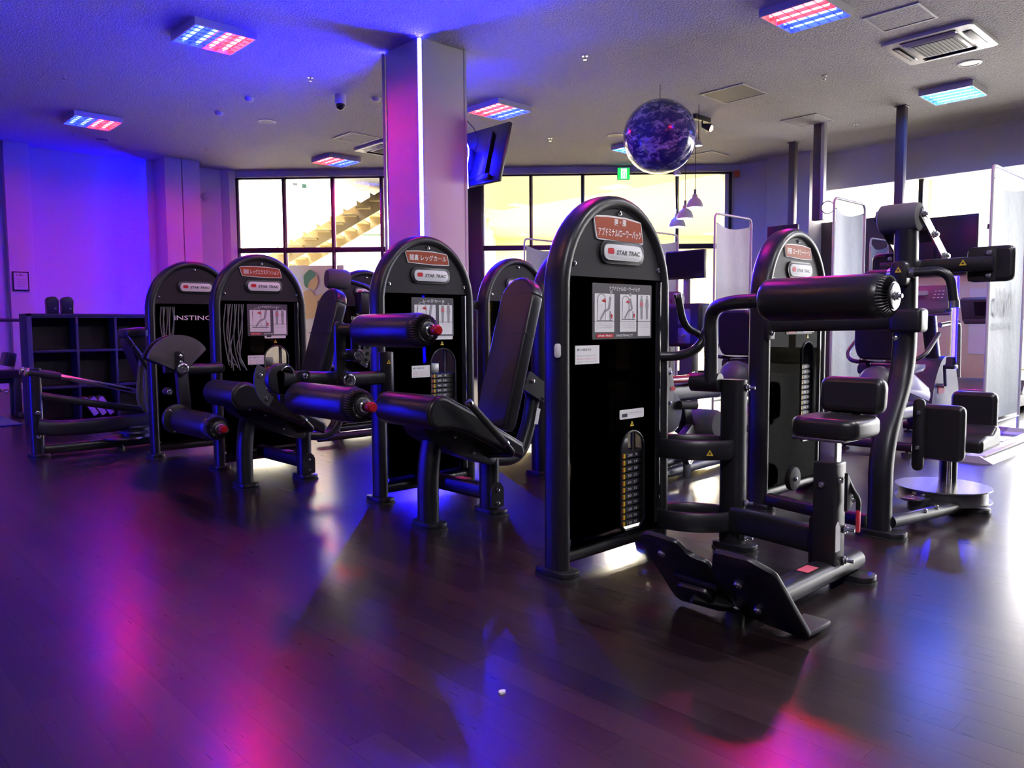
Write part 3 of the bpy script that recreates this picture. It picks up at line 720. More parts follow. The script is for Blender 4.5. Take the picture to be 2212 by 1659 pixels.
def small(name, x, y, prof, lab, cat, group, m='plastic_white'):
    return B().lathe([(a, -h) for a, h in prof][::-1] if False else prof, (x, y, CZ), (0, 0, -1), 20).out(name, m, None, origin=(x, y, CZ), label=lab, cat=cat, group=group)
SPR = [(0.035, 0.0), (0.035, 0.006), (0.012, 0.008), (0.010, 0.04), (0.022, 0.042), (0.022, 0.047), (0.0, 0.048)]
sprk = [(0.0, 0.0)] 
for (x, y, lab) in ((5.0, 8.9, 'tiny sprinkler head left of the pillar top'), (2.75, 10.9, 'tiny sprinkler head high at far left'), (6.95, 6.1, 'tiny sprinkler head right of the pillar top'), (7.4, 10.2, 'tiny sprinkler head in front of the far hatch'), (9.7, 4.55, 'tiny sprinkler head left of the long grey post'), (12.4, 5.3, 'tiny sprinkler head between the posts'), (11.9, 3.55, 'tiny sprinkler head below the pale blue light'), (5.6, 13.6, 'tiny sprinkler head near the left glass bay'), (9.5, 9.1, 'tiny sprinkler head beyond the television'), (3.6, 13.9, 'tiny sprinkler head above the blue wall')):
    small('sprinkler', x, y, SPR, lab, 'sprinkler', 'ceiling sprinklers', 'chrome')
DET = [(0.06, 0.0), (0.06, 0.02), (0.05, 0.04), (0.03, 0.05), (0.0, 0.052)]
for (x, y, lab) in ((4.82, 10.23, 'round white smoke detector, nearer of two left of the dome camera'), (4.81, 11.19, 'round white smoke detector, farther of two left of the dome camera'), (6.1, 9.1, 'flat round white detector just left of the pillar')):
    small('smoke_detector', x, y, DET, lab, 'detector', 'ceiling smoke detectors')
for (x, y, lab) in ((5.55, 11.2, 'round grey ceiling speaker left of the pillar'), (4.05, 14.0, 'round grey ceiling speaker above the blue wall'), (10.15, 8.24, 'round grey ceiling speaker left of the globe'), (10.55, 3.17, 'round white ceiling speaker below the air conditioner')):
    r = empty('ceiling_speaker', (x, y, CZ), lab, 'speaker', 'ceiling speakers')
    B().lathe([(0.13, 0.0), (0.13, 0.008), (0.105, 0.012), (0.105, 0.0)], (x, y, CZ), (0, 0, -1), 28).out('rim', 'plastic_white', r)
    B().cyl((x, y, CZ), (x, y, CZ - 0.006), 0.105, 24).out('grille', 'grille_grey' if 'white' not in lab else 'plastic_white', r)
# dome camera
r = empty('dome_camera', (5.66, 9.3, CZ), 'white ceiling dome camera with a dark lens left of the pillar', 'camera')
B().lathe([(0.075, 0.0), (0.075, 0.10), (0.07, 0.12), (0.055, 0.125)], (5.66, 9.3, CZ), (0, 0, -1), 28).out('housing', 'plastic_white', r)
B().lathe([(0.058, 0.12), (0.058, 0.15), (0.05, 0.175), (0.03, 0.195), (0.0, 0.20)], (5.66, 9.3, CZ), (0, 0, -1), 28).out('dome', 'dome_glass', r)
B().sph((5.66, 9.3, CZ - 0.14), 0.035).out('lens', 'tv_black', r)
# dome on the recess wall
r = empty('wall_dome', (6.2, 15.2, 3.55), 'small white dome fitting high on the wall left of the glass bay', 'camera')
B().lathe([(0.075, 0), (0.075, 0.03), (0.06, 0.05)], (6.2, 15.2, 3.55), (0, -1, 0), 24).out('base', 'plastic_white', r)
B().sph((6.2, 15.15, 3.55), 0.055, scale=(1, 1, 1)).out('dome', 'plastic_white', r)

# ---------------------------------------------------------------- hanging globe
GX, GY = 8.47, 6.15
GZ = 4.1 - (293 - 182) / 1680 * 10.03
g = empty('hanging_globe', (GX, GY, GZ), 'large hanging earth globe with white cloud swirls', 'globe')
bg = B().sph((GX, GY, GZ), 0.472, 48, 32).out('ball', 'globe_print', g)
B().cyl((GX, GY, GZ + 0.47), (GX, GY, CZ), 0.004, 8).out('cord', 'tv_black', g)
B().cyl((GX, GY, GZ + 0.462), (GX, GY, GZ + 0.485), 0.018, 12).out('cap', 'plastic_white', g)

# ---------------------------------------------------------------- pendant lamps and track spots
def pendant(px, py, depth, w, lab):
    d = (fwd + rgt * ((px - W_PX / 2) / F_PX) - upv * ((py - H_PX / 2) / F_PX)); c = V((0, 0, CAM_H)) + d * depth
    r = empty('pendant_lamp', c, lab, 'pendant lamp', 'bell pendant lamps'); R = w * depth / F_PX / 2
    B().lathe([(R * .18, R * 1.35), (R * .30, R * 1.30), (R * .34, R * .95), (R * .72, R * .62), (R * .95, R * .15), (R, -R * .25), (R * .97, -R * .25), (R * .9, R * .15), (R * .66, R * .55), (R * .2, R * .8)], c, (0, 0, 1), 28).out('shade', 'plastic_white', r)
    B().cyl(c + V((0, 0, R * 1.3)), c + V((0, 0, R * 1.9)), R * .16, 12).out('socket', 'dark_steel', r)
    B().tube([c + V((R * .2 * math.cos(a), 0, R * 1.6 + R * .25 * math.sin(a))) for a in [k * PI / 6 for k in range(12)]], R * .04, n=6, closed=True).out('lever', 'chrome', r)
    B().sph(c + V((0, 0, R * .05)), R * .42).out('bulb', 'lamp_white', r)
    B().cyl(c + V((0, 0, R * 1.9)), V((c.x, c.y, CZ)), 0.005, 6).out('cord', 'tv_black', r)
pendant(1501, 444, 12.0, 36, 'white bell pendant lamp, highest of the three in front of the glass wall')
pendant(1480, 468, 12.6, 36, 'white bell pendant lamp, middle one of the three in front of the glass wall')
pendant(1463, 486, 13.2, 36, 'white bell pendant lamp, lowest of the three in front of the glass wall')
pendant(1509, 313, 11.0, 17, 'tiny bell pendant lamp close to the right side of the globe')
pendant(1463, 377, 11.6, 17, 'tiny bell pendant lamp under the right edge of the globe')
r = empty('track_spot', (10.2, 6.65, 3.9), 'small warm spotlight on a black arm right of the globe', 'spotlight')
B().box2((10.0, 6.62, 4.03), (10.4, 6.67, CZ), 0.003).out('track', 'frame_dark', r)
B().cyl((10.2, 6.64, 4.04), (10.17, 6.62, 3.95), 0.012, 8).out('arm', 'frame_dark', r)
B().lathe([(0.03, 0), (0.05, 0.06), (0.065, 0.14)], (10.17, 6.62, 3.95), (0.3, -0.85, -0.35), 20).out('housing', 'frame_dark', r)
B().sph((10.21, 6.52, 3.905), 0.052).out('bulb', 'lamp_warm', r)

# exit sign, orange alarm box
r = empty('exit_sign', (12.24, 9.56, 3.8), 'glowing green and white running figure exit sign on the glass wall head', 'sign')
c = wpt(12.24)
wbox(B(), c - .12, c + .12, 3.83, 4.06, -0.13, -0.06, 0.004).out('housing', 'plastic_white', r)
wbox(B(), c - .115, c + .115, 3.835, 4.055, -0.134, -0.13).out('green_face', 'exit_green', r)
wbox(B(), c - .05, c + .06, 3.85, 4.04, -0.137, -0.134).out('white_door', 'exit_white', r)
def epq(s, z): return WA + DX * (c + s) - DN * 0.139 + V((0, 0, z))
b = B(); b.prism(roundpoly([(-.015, 3.86), (0.0, 3.92), (-.02, 3.97), (.02, 3.99), (.03, 3.93), (.02, 3.86), (.035, 3.86), (.045, 3.93), (.02, 4.0), (-.035, 3.98), (-.01, 3.92), (-.03, 3.86)], .004), epq(0, 0), DX, V((0, 0, 1)), 0.002)
b.out('running_figure', 'exit_green', r)
c2 = wpt(13.72) + 0.10
wbox(B(), c2 - .045, c2 + .045, 3.86, 3.98, -0.13, -0.05, 0.006).out('alarm_box', 'orange_plastic', None, origin=WA + DX * c2 + V((0, 0, 3.86)), label='small orange alarm box at the right end of the glass wall', cat='alarm')

# ================================================================ MACHINES
YF = 0.0
def bolt(parent, c, n=(0, -1, 0), r=0.011, name='bolt', m='chrome'):
    return B().lathe([(r, 0), (r, r * .35), (r * .8, r * .7), (r * .45, r * .8), (r * .4, r * .45), (0, r * .45)], c, n, 14).out(name, m, parent)
def nut(parent, c, n=(0, -1, 0), r=0.013, L=0.035):
    n = V(n); c = V(c)
    return B().cyl(c, c + n * r * 0.9, r, 6).cyl(c + n * r * .9, c + n * L, r * .55, 10).cyl(c - n * .001, c + n * .003, r * 1.35, 16).out('hex_bolt', 'chrome', parent)
def warn(parent, c, w, ax=(1, 0, 0), ay=(0, 0, 1)):
    ax, ay = V(ax), V(ay); n = ax.cross(ay).normalized()
    t = B().prism(roundpoly([(-w / 2, -w * .43), (w / 2, -w * .43), (0, w * .43)], w * .06), V(c) + n * .0012, ax, ay, 0.001).out('warning_sticker', 'yellow', parent, label='yellow warning triangle')
    B().prism([(-w * .2, -w * .22), (w * .2, -w * .25), (w * .1, -w * .02), (w * .02, w * .18), (-w * .04, w * .02), (-w * .15, -w * .05)], V(c) + n * .002, ax, ay, 0.0006).out('warning_symbol', 'letter_dark', t)
def foot(parent, x, y, l=0.19, w=0.105, along='y', m='black_metal'):
    a, b_ = ((0, 1, 0), (1, 0, 0)) if along == 'y' else ((1, 0, 0), (0, 1, 0))
    B().prism(rrect(l, w, w * .49, 6), (x, y, 0.022), a, b_, 0.024, 0.004).out('foot_plate', m, parent)
    B().prism(rrect(l + .006, w + .006, w * .49, 6), (x, y, 0.005), a, b_, 0.010).out('rubber_foot', 'rubber', parent)

TW, TH = 0.655, 1.535            # leg spacing, tower height
def arch_in(x, off):             # inner height of the arch at local x
    a = TW / 2 - off; t = (x - TW / 2) / a
    return 1.13 + (TH - 0.03 - 1.13 - off * 0.9) * math.sqrt(max(0.0, 1 - t * t))
WEIGHTS = [(20, 9), (30, 14), (40, 18), (50, 23), (60, 27), (70, 32), (80, 36), (90, 41), (100, 45), (110, 50), (120, 55), (130, 59), (140, 64), (150, 68)]
def tower(root, x0, y, title=None, plac=None, slot=None, stack=None, back=False, notes=True, instinct=False):
    """arched weight tower standing along x, its face turned to -y"""
    pts = [(x0, y, 0.02), (x0, y, 0.5), (x0, y, 1.0)]
    for k in range(1, 28):
        th = PI - PI * k / 28
        pts.append((x0 + TW / 2 + TW / 2 * math.cos(th), y, 1.13 + (TH - 0.03 - 1.13) * math.sin(th)))
    pts += [(x0 + TW, y, 1.0), (x0 + TW, y, 0.5), (x0 + TW, y, 0.02)]
    B().tube(pts, 0.058, 0.030, (0, 1, 0), 20, 2.6).out('tower_frame', 'black_metal', root)
    foot(root, x0, y); foot(root, x0 + TW, y)
    B().cyl((x0, y, 0.075), (x0 + TW, y, 0.075), 0.033, 18).out('base_tube', 'black_metal', root)
    # header panel
    n = 24; top = [(TW - 0.022 - (TW - 0.044) * k / n, 0) for k in range(n + 1)]
    poly = [(0.022, 1.19), (TW - 0.022, 1.19)] + [(a, arch_in(a, 0.018) - 0.004) for a, _ in top]
    hp_ = B().prism(poly, (x0, y, 0), (1, 0, 0), (0, 0, 1), 0.076, 0.003).out('header_panel', 'panel_grey', root)
    fy = y - 0.038
    for bx_, bz in ((0.058, 1.245), (TW - 0.05, 1.24), (TW / 2 + 0.01, 1.462)): bolt(hp_, (x0 + bx_, fy, bz))
    # logo badge: bezel ring, white pill, lettering
    bc = V((x0 + 0.352, fy, 1.300)) if not back else V((x0 + 0.345, fy, 1.325))
    bd = B().prism(rrect(0.285, 0.094, 0.046, 8), bc + V((0, -.004, 0)), (1, 0, 0), (0, 0, 1), 0.012, 0.003).out('logo_badge', 'tv_black', root)
    B().prism(rrect(0.247, 0.064, 0.030, 8), bc + V((0, -.011, 0)), (1, 0, 0), (0, 0, 1), 0.006, 0.002).out('badge_face', 'badge_white', bd)
    B().prism(rrect(0.040, 0.024, 0.010, 4), bc + V((-.083, -.0147, .004)), (1, 0, 0), (0, 0, 1), 0.001).out('logo_mark', 'letter_red', bd)
    letters('lettering', 'STAR TRAC', bc + V((.030, -.0146, 0)), 0.158, 0.019, 'letter_dark', bd, bold=0.03, shear=0.2, lift=.0005)
    if title:
        L1 = title
        pl = [(a - .047, z) for a, z in ((0.216, 1.437), (0.30, 1.443), (0.42, 1.443), (0.525, 1.432), (0.541, 1.365), (0.42, 1.362), (0.34, 1.366), (0.236, 1.370))]
        if len(L1) > 1: pl = [(a, z + (0.004 if z > 1.4 else -0.022)) for a, z in pl]
        ns = B().prism(roundpoly(pl, 0.008), (x0, fy - .003, 0), (1, 0, 0), (0, 0, 1), 0.006, 0.001).out('name_sign', 'white_label', root)
        cx0 = sum(p[0] for p in pl) / len(pl); cz0 = sum(p[1] for p in pl) / len(pl)
        B().prism(roundpoly([(cx0 + (a - cx0) * 0.965, cz0 + (z - cz0) * 0.87) for a, z in pl], 0.006), (x0, fy - .0068, 0), (1, 0, 0), (0, 0, 1), 0.0012).out('sign_face', 'sign_orange', ns)
        if len(L1) == 1: letters('lettering', L1[0], (x0 + 0.334, fy - .0080, 1.403), 0.268, 0.034, 'letter_white', ns, bold=0.008)
        else:
            letters('lettering', L1[0], (x0 + 0.336, fy - .0080, 1.424), 0.078, 0.027, 'letter_white', ns, bold=0.008)
            letters('lettering', L1[1], (x0 + 0.336, fy - .0080, 1.380), 0.278, 0.034, 'letter_white', ns, bold=0.008)
    # smoked shroud with pill shaped slot
    xa, xb = 0.033, TW - 0.033
    sy = y - 0.046
    so = [(xa, 0.115), (xb, 0.115), (xb, 1.195), (xa, 1.195)]
    hole = None
    if slot:
        s0_, s1_, z0_, z1_ = slot; rr = (s1_ - s0_) / 2 * 0.98
        hole = [(s0_, z0_ + .03), (s0_ + .03, z0_), (s1_ - .03, z0_), (s1_, z0_ + .03)] + arc2((s0_ + s1_) / 2, z1_ - rr, rr, 0, 180, 10)
    B().prism(so, (x0, sy, 0), (1, 0, 0), (0, 0, 1), 0.004, hole=hole).out('shroud', 'smoked_acrylic', root)
    B().prism([(xa, 0.115), (xb, 0.115), (xb, 1.195), (xa, 1.195)], (x0, y + 0.046, 0), (1, 0, 0), (0, 0, 1), 0.004).out('rear_shroud', 'smoked_rear', root)
    if slot:
        ring = [V((x0 + a, sy - .004, z)) for a, z in hole]
        B().tube(ring, 0.005, n=6, closed=True).out('slot_rim', 'tv_black', root)
    # stack, rods, cable
    xs0 = 0.17; xs1 = 0.55
    nz = stack[1] if stack else 12; z0_ = stack[0] if stack else 0.16
    for k in range(nz):
        zz = z0_ + (nz - 1 - k) * 0.0295
        wp = B().box((x0 + (xs0 + xs1) / 2, y + .004, zz + 0.0135), (xs1 - xs0, 0.076, 0.0265), None, 0.002, 1).out('weight_plate', 'plate_black', root)
        if slot:
            B().box((x0 + slot[0] + 0.040, y - 0.0355, zz + 0.0125), (0.010, 0.005, 0.020)).out('notch', 'yellow', wp)
            B().box((x0 + slot[0] + 0.020, y - 0.0352, zz + 0.0125), (0.026, 0.003, 0.016)).out('weight_pin_hole', 'plate_red', wp)
            B().box((x0 + slot[0] + 0.097, y - 0.0352, zz + 0.0135), (0.09, 0.002, 0.021)).out('weight_label', 'letter_dark', wp)
            a_, b_ = WEIGHTS[min(k, 13)]
            letters('lettering', '%d  %d' % (a_, b_), (x0 + slot[0] + 0.097, y - 0.0365, zz + 0.0135), 0.066, 0.011, 'letter_white', wp, bold=0.01)
    ztop = z0_ + nz * 0.0295
    if z0_ > 0.14: B().box((x0 + (xs0 + xs1) / 2, y, (z0_ + 0.1) / 2 + 0.02), (0.30, 0.06, z0_ - 0.12)).out('stack_riser', 'black_metal', root)
    B().box((x0 + 0.36, y, ztop + 0.03), (0.11, 0.06, 0.06), None, 0.004).out('stack_top', 'dark_steel', root)
    for a in (0.235, 0.485): B().cyl((x0 + a, y, z0_), (x0 + a, y, 1.2), 0.011, 10).out('guide_rod', 'brushed', root)
    B().cyl((x0 + 0.36, y, ztop + .05), (x0 + 0.36, y, 1.2), 0.005, 8).out('cable', 'cable_squiggle_grey', root)
    B().box((x0 + 0.60, y + .02, 0.66), (0.03, 0.02, 1.0)).out('inner_rail', 'brushed', root)
    B().tube([(x0 + TW - .056, sy - .001, .125), (x0 + TW - .056, sy - .001, .6), (x0 + TW - .056, sy - .001, 1.188)], .020, .010, (1, 0, 0), 16).out('highlight_strip', 'gloss_black', root)  # gloss strip added to catch a bright vertical reflection
    # sticker, notice card
    py_ = sy - 0.0032
    if plac: placard(root, x0, py_, plac)
    if notes:
        na = notes if isinstance(notes, tuple) else (0.055, 0.842, 0.15, 0.072)
        nc = B().box2((x0 + na[0], py_ + .001, na[1]), (x0 + na[0] + na[2], py_ - .001, na[1] + na[3])).out('notice_card', 'white_label', root)
        w_ = na[2]
        letters('lettering', '重りの設定方法', (x0 + na[0] + w_ * .36, py_ - .0015, na[1] + na[3] * .78), w_ * .58, 0.010, 'letter_dark', nc, bold=.01)
        for q, (zz, mm) in enumerate(((.45, 'figure_grey'), (.28, 'letter_pink'), (.12, 'figure_grey'))):
            letters('lettering', '希望の重さにピンを差し込んでください', (x0 + na[0] + w_ * .48, py_ - .0015, na[1] + na[3] * zz), w_ * .84, 0.006, mm, nc)
    if slot:
        c = ((slot[0] + slot[1]) / 2 - .005, slot[3] + 0.075)
        lb = B().prism(rrect(0.165, 0.040, 0.008), (x0 + c[0], py_, c[1]), (1, 0, 0), (0, 0, 1), 0.002).out('pin_label', 'white_label', root)
        B().prism(rrect(0.035, 0.014, 0.003), (x0 + c[0] - .05, py_ - .0016, c[1] - .004), (1, 0, 0), (0, 0, 1), 0.001).out('pin_picture', 'letter_dark', lb)
        letters('lettering', 'WARNING  INSERT PIN', (x0 + c[0] + .02, py_ - .0016, c[1] + .004), 0.09, 0.006, 'figure_grey', lb)
        warn(root, (x0 + c[0], py_, c[1] - 0.042), 0.026)
    if instinct:
        letters('tower_lettering', 'INSTINCT', (x0 + 0.335, py_, 1.085), 0.34, 0.036, 'letter_white', root, bold=.008)

# pictogram: sitting or bending figure beside an arched tower
def pict(parent, c, w, h, y, kind):
    fr = B().prism(rrect(w, h, .004, 2), (c[0], y, c[1]), (1, 0, 0), (0, 0, 1), 0.001).out('diagram', 'white_label', parent)
    cx_, cz_ = c; s = w
    def T(pts): return [(cx_ + a * s, y - .001, cz_ + b_ * s) for a, b_ in pts]
    if kind == 'body':
        for q in ((-.22, .22) if w > .085 else (0,)):
            B().prism(roundpoly([(-.09, .42), (.09, .42), (.13, .05), (.09, -.1), (.07, -.62), (-.07, -.62), (-.09, -.1), (-.13, .05)], .03), (cx_ + q * s, y - .001, cz_ + .06 * s), (s, 0, 0), (0, 0, s), .0006).cyl((cx_ + q * s, y - .0007, cz_ + .56 * s), (cx_ + q * s, y - .0013, cz_ + .56 * s), .065 * s, 12).out('body_figure', 'figure_grey', fr)
        q = -.22 if w > .085 else 0
        B().prism(rrect(.20, .22, .05), (cx_ + q * s, y - .0016, cz_ + (.2 if w > .085 else -.06) * s), (s, 0, 0), (0, 0, s), .0005).out('muscle_mark', 'letter_pink', fr)
        return
    arch = [(-.36 + .2 * math.cos(PI - PI * k / 10) + .2, .25 + .2 * math.sin(PI - PI * k / 10)) for k in range(11)]
    B().tube(T([(-.36, -.42)] + arch + [(.04, -.42)]), .018 * s, .0004, (0, 0, 1), 6).out('arch_outline', 'figure_grey', fr)
    lean = .0 if kind == 'sit' else -.20
    B().tube(T([(.22, -.05), (.26 + lean * .5, .18), (.30 + lean, .36)]), .055 * s, .0005, (1, 0, 0), 6).tube(T([(.22, -.05), (.0, -.12), (-.22, -.40)]), .04 * s, .0005, (0, 0, 1), 6).cyl((cx_ + (.32 + lean) * s, y - .0005, cz_ + .50 * s), (cx_ + (.32 + lean) * s, y - .0015, cz_ + .50 * s), .07 * s, 12).out('user_figure', 'figure_grey', fr)
    B().tube(T([(-.40, -.44), (.42, -.44)]), .012 * s, .0004, (0, 0, 1), 6).tube(T([(.28, -.12), (.28, -.44)]), .018 * s, .0004, (1, 0, 0), 6).out('machine_outline', 'letter_dark', fr)
    B().prism([(-.16, .22), (.0, .30), (.0, .24), (.06, .24), (.06, .18), (-.02, .18)], (cx_, y - .0014, cz_), (s, 0, 0), (0, 0, s), .0005).prism([(.30, -.30), (.36, -.2), (.42, -.30), (.38, -.30), (.38, -.38), (.34, -.38), (.34, -.30)], (cx_, y - .0014, cz_), (s, 0, 0), (0, 0, s), .0005).out('arrow', 'letter_red', fr)
def placard(root, x0, y, p):
    xa, xb, title, two = p; z0, z1 = 0.945, 1.172; w = xb - xa
    pb_ = B().prism(rrect(w, z1 - z0, .006, 3, ((xa + xb) / 2, (z0 + z1) / 2)), (x0, y, 0), (1, 0, 0), (0, 0, 1), 0.003).out('instruction_placard', 'placard_grey', root)
    yy = y - .0022
    letters('lettering', title, (x0 + (xa + xb) / 2 + .01, yy, z1 - .020), w * .52, 0.018, 'letter_white', pb_, bold=.012)
    if two: cells = [(0.19, 0.335, 'sit'), (0.585, 0.30, 'bend'), (0.865, 0.235, 'body')]
    else: cells = [(0.31, 0.535, 'sit'), (0.80, 0.345, 'body')]
    for cx_, ww, kd in cells:
        h = 0.112 if kd != 'body' else (0.112 if two else 0.10)
        pict(pb_, (x0 + xa + w * cx_, z1 - .042 - h / 2), w * ww * 0.94, h, yy, kd)
        tz = z1 - .042 - h
        tp = B().prism(rrect(w * ww * .94, tz - z0 - .03 if kd != 'body' else tz - z0 - .012, .003, 2, (0, 0)), (x0 + xa + w * cx_, yy, (tz + z0 + (.030 if kd != 'body' else .010)) / 2 - .001), (1, 0, 0), (0, 0, 1), .001).out('text_panel', 'white_label', pb_)
        for q in range(3):
            letters('lettering', 'バッドをアゴの下に当て', (x0 + xa + w * cx_, yy - .001, tz - .008 - q * .009), w * ww * .75, .0045, 'figure_grey', tp)
    lg = B().prism(rrect(w * .28, .015, .0074, 5), (x0 + xa + w * .20, yy, z0 + .014), (1, 0, 0), (0, 0, 1), .001).out('brand_pill', 'letter_red', pb_)
    letters('lettering', 'STAR TRAC', (x0 + xa + w * .20, yy - .0008, z0 + .014), w * .23, .007, 'letter_white', lg, bold=.015, shear=.15)
    letters('brand_lettering', 'INSTINCT', (x0 + xa + w * .53, yy, z0 + .014), w * .28, .009, 'letter_white', pb_, bold=.01)

def roller(root, x, z, y_far, y_near, r, knob=True, disc=False, foamy=False):
    """cushion on an axle along y; the near end carries a gathered cap and a red knob"""
    L = y_far - y_near
    B().lathe([(r * .35, 0), (r * .82, 0.0), (r * .95, .010), (r, .030), (r, L - .03), (r * .97, L - .012), (r * .90, L)], (x, y_far, z), (0, -1, 0), 32).out('roller_pad', 'foam' if foamy else 'black_vinyl', root)
    # gathered cap: fan of small pleats
    b = B(); n = 40; rings = []
    for (rr, h, amp) in ((r * .93, 0, 0.0), (r * .86, .018, .05), (r * .66, .030, .10), (r * .50, .030, .05)):
        ring = []
        for k in range(n * 2):
            a = PI * k / n; q = rr * (1 + (amp if k % 2 else -amp)); hh = h + (0.006 if k % 2 else -.004) * (1 if amp > 0 else 0)
            ring.append(b.bm.verts.new((x + q * math.cos(a), y_near - hh, z + q * math.sin(a))))
        rings.append(ring)
    for i in range(3):
        for k in range(2 * n): b.bm.faces.new((rings[i][k], rings[i][(k + 1) % (2 * n)], rings[i + 1][(k + 1) % (2 * n)], rings[i + 1][k]))
    b.bm.faces.new(rings[-1])
    b.out('gathered_cap', 'black_vinyl', root, angle=80)
    if disc:
        B().cyl((x, y_near - .028, z), (x, y_near - .038, z), r * .62, 32).out('end_washer', 'black_metal', root)
        B().cyl((x, y_near - .038, z), (x, y_near - .043, z), r * .56, 32, bev=.001).out('end_disc', 'brushed', root)
        nut(root, (x, y_near - .043, z), (0, -1, 0), .014, .022)
    if knob:
        B().lathe([(r * .50, 0), (r * .50, .012), (r * .40, .016)], (x, y_near - .028, z), (0, -1, 0), 28).out('end_collar', 'black_metal', root)
        B().lathe([(r * .36, 0), (r * .36, .020), (r * .30, .024), (r * .28, .018)], (x, y_near - .040, z), (0, -1, 0), 28).out('chrome_ring', 'chrome', root)
        B().cyl((x, y_near - .05, z), (x, y_near - .075, z), r * .22, 18).out('knob_stem', 'tv_black', root)
        B().lathe([(r * .20, 0), (r * .27, .008), (r * .30, .030), (r * .29, .042), (r * .22, .050), (0, .052)], (x, y_near - .070, z), (0, -1, 0), 24).out('knob', 'red_knob', root, label='dark red end knob')
    B().cyl((x, y_far + .06, z), (x, y_far - .02, z), r * .3, 18).out('axle', 'black_metal', root)

def hub(root, c, r=0.030, n=(0, -1, 0)):
    c = V(c); n = V(n)
    h = B().cyl(c, c + n * .035, r * 1.15, 24).out('pivot_hub', 'black_metal', root)
    B().lathe([(r, .035), (r, .042), (r * .85, .046), (r * .55, .046), (r * .5, .040), (r * .28, .040), (r * .26, .044), (0, .044)], c, n, 24).out('pivot_cap', 'chrome', h)

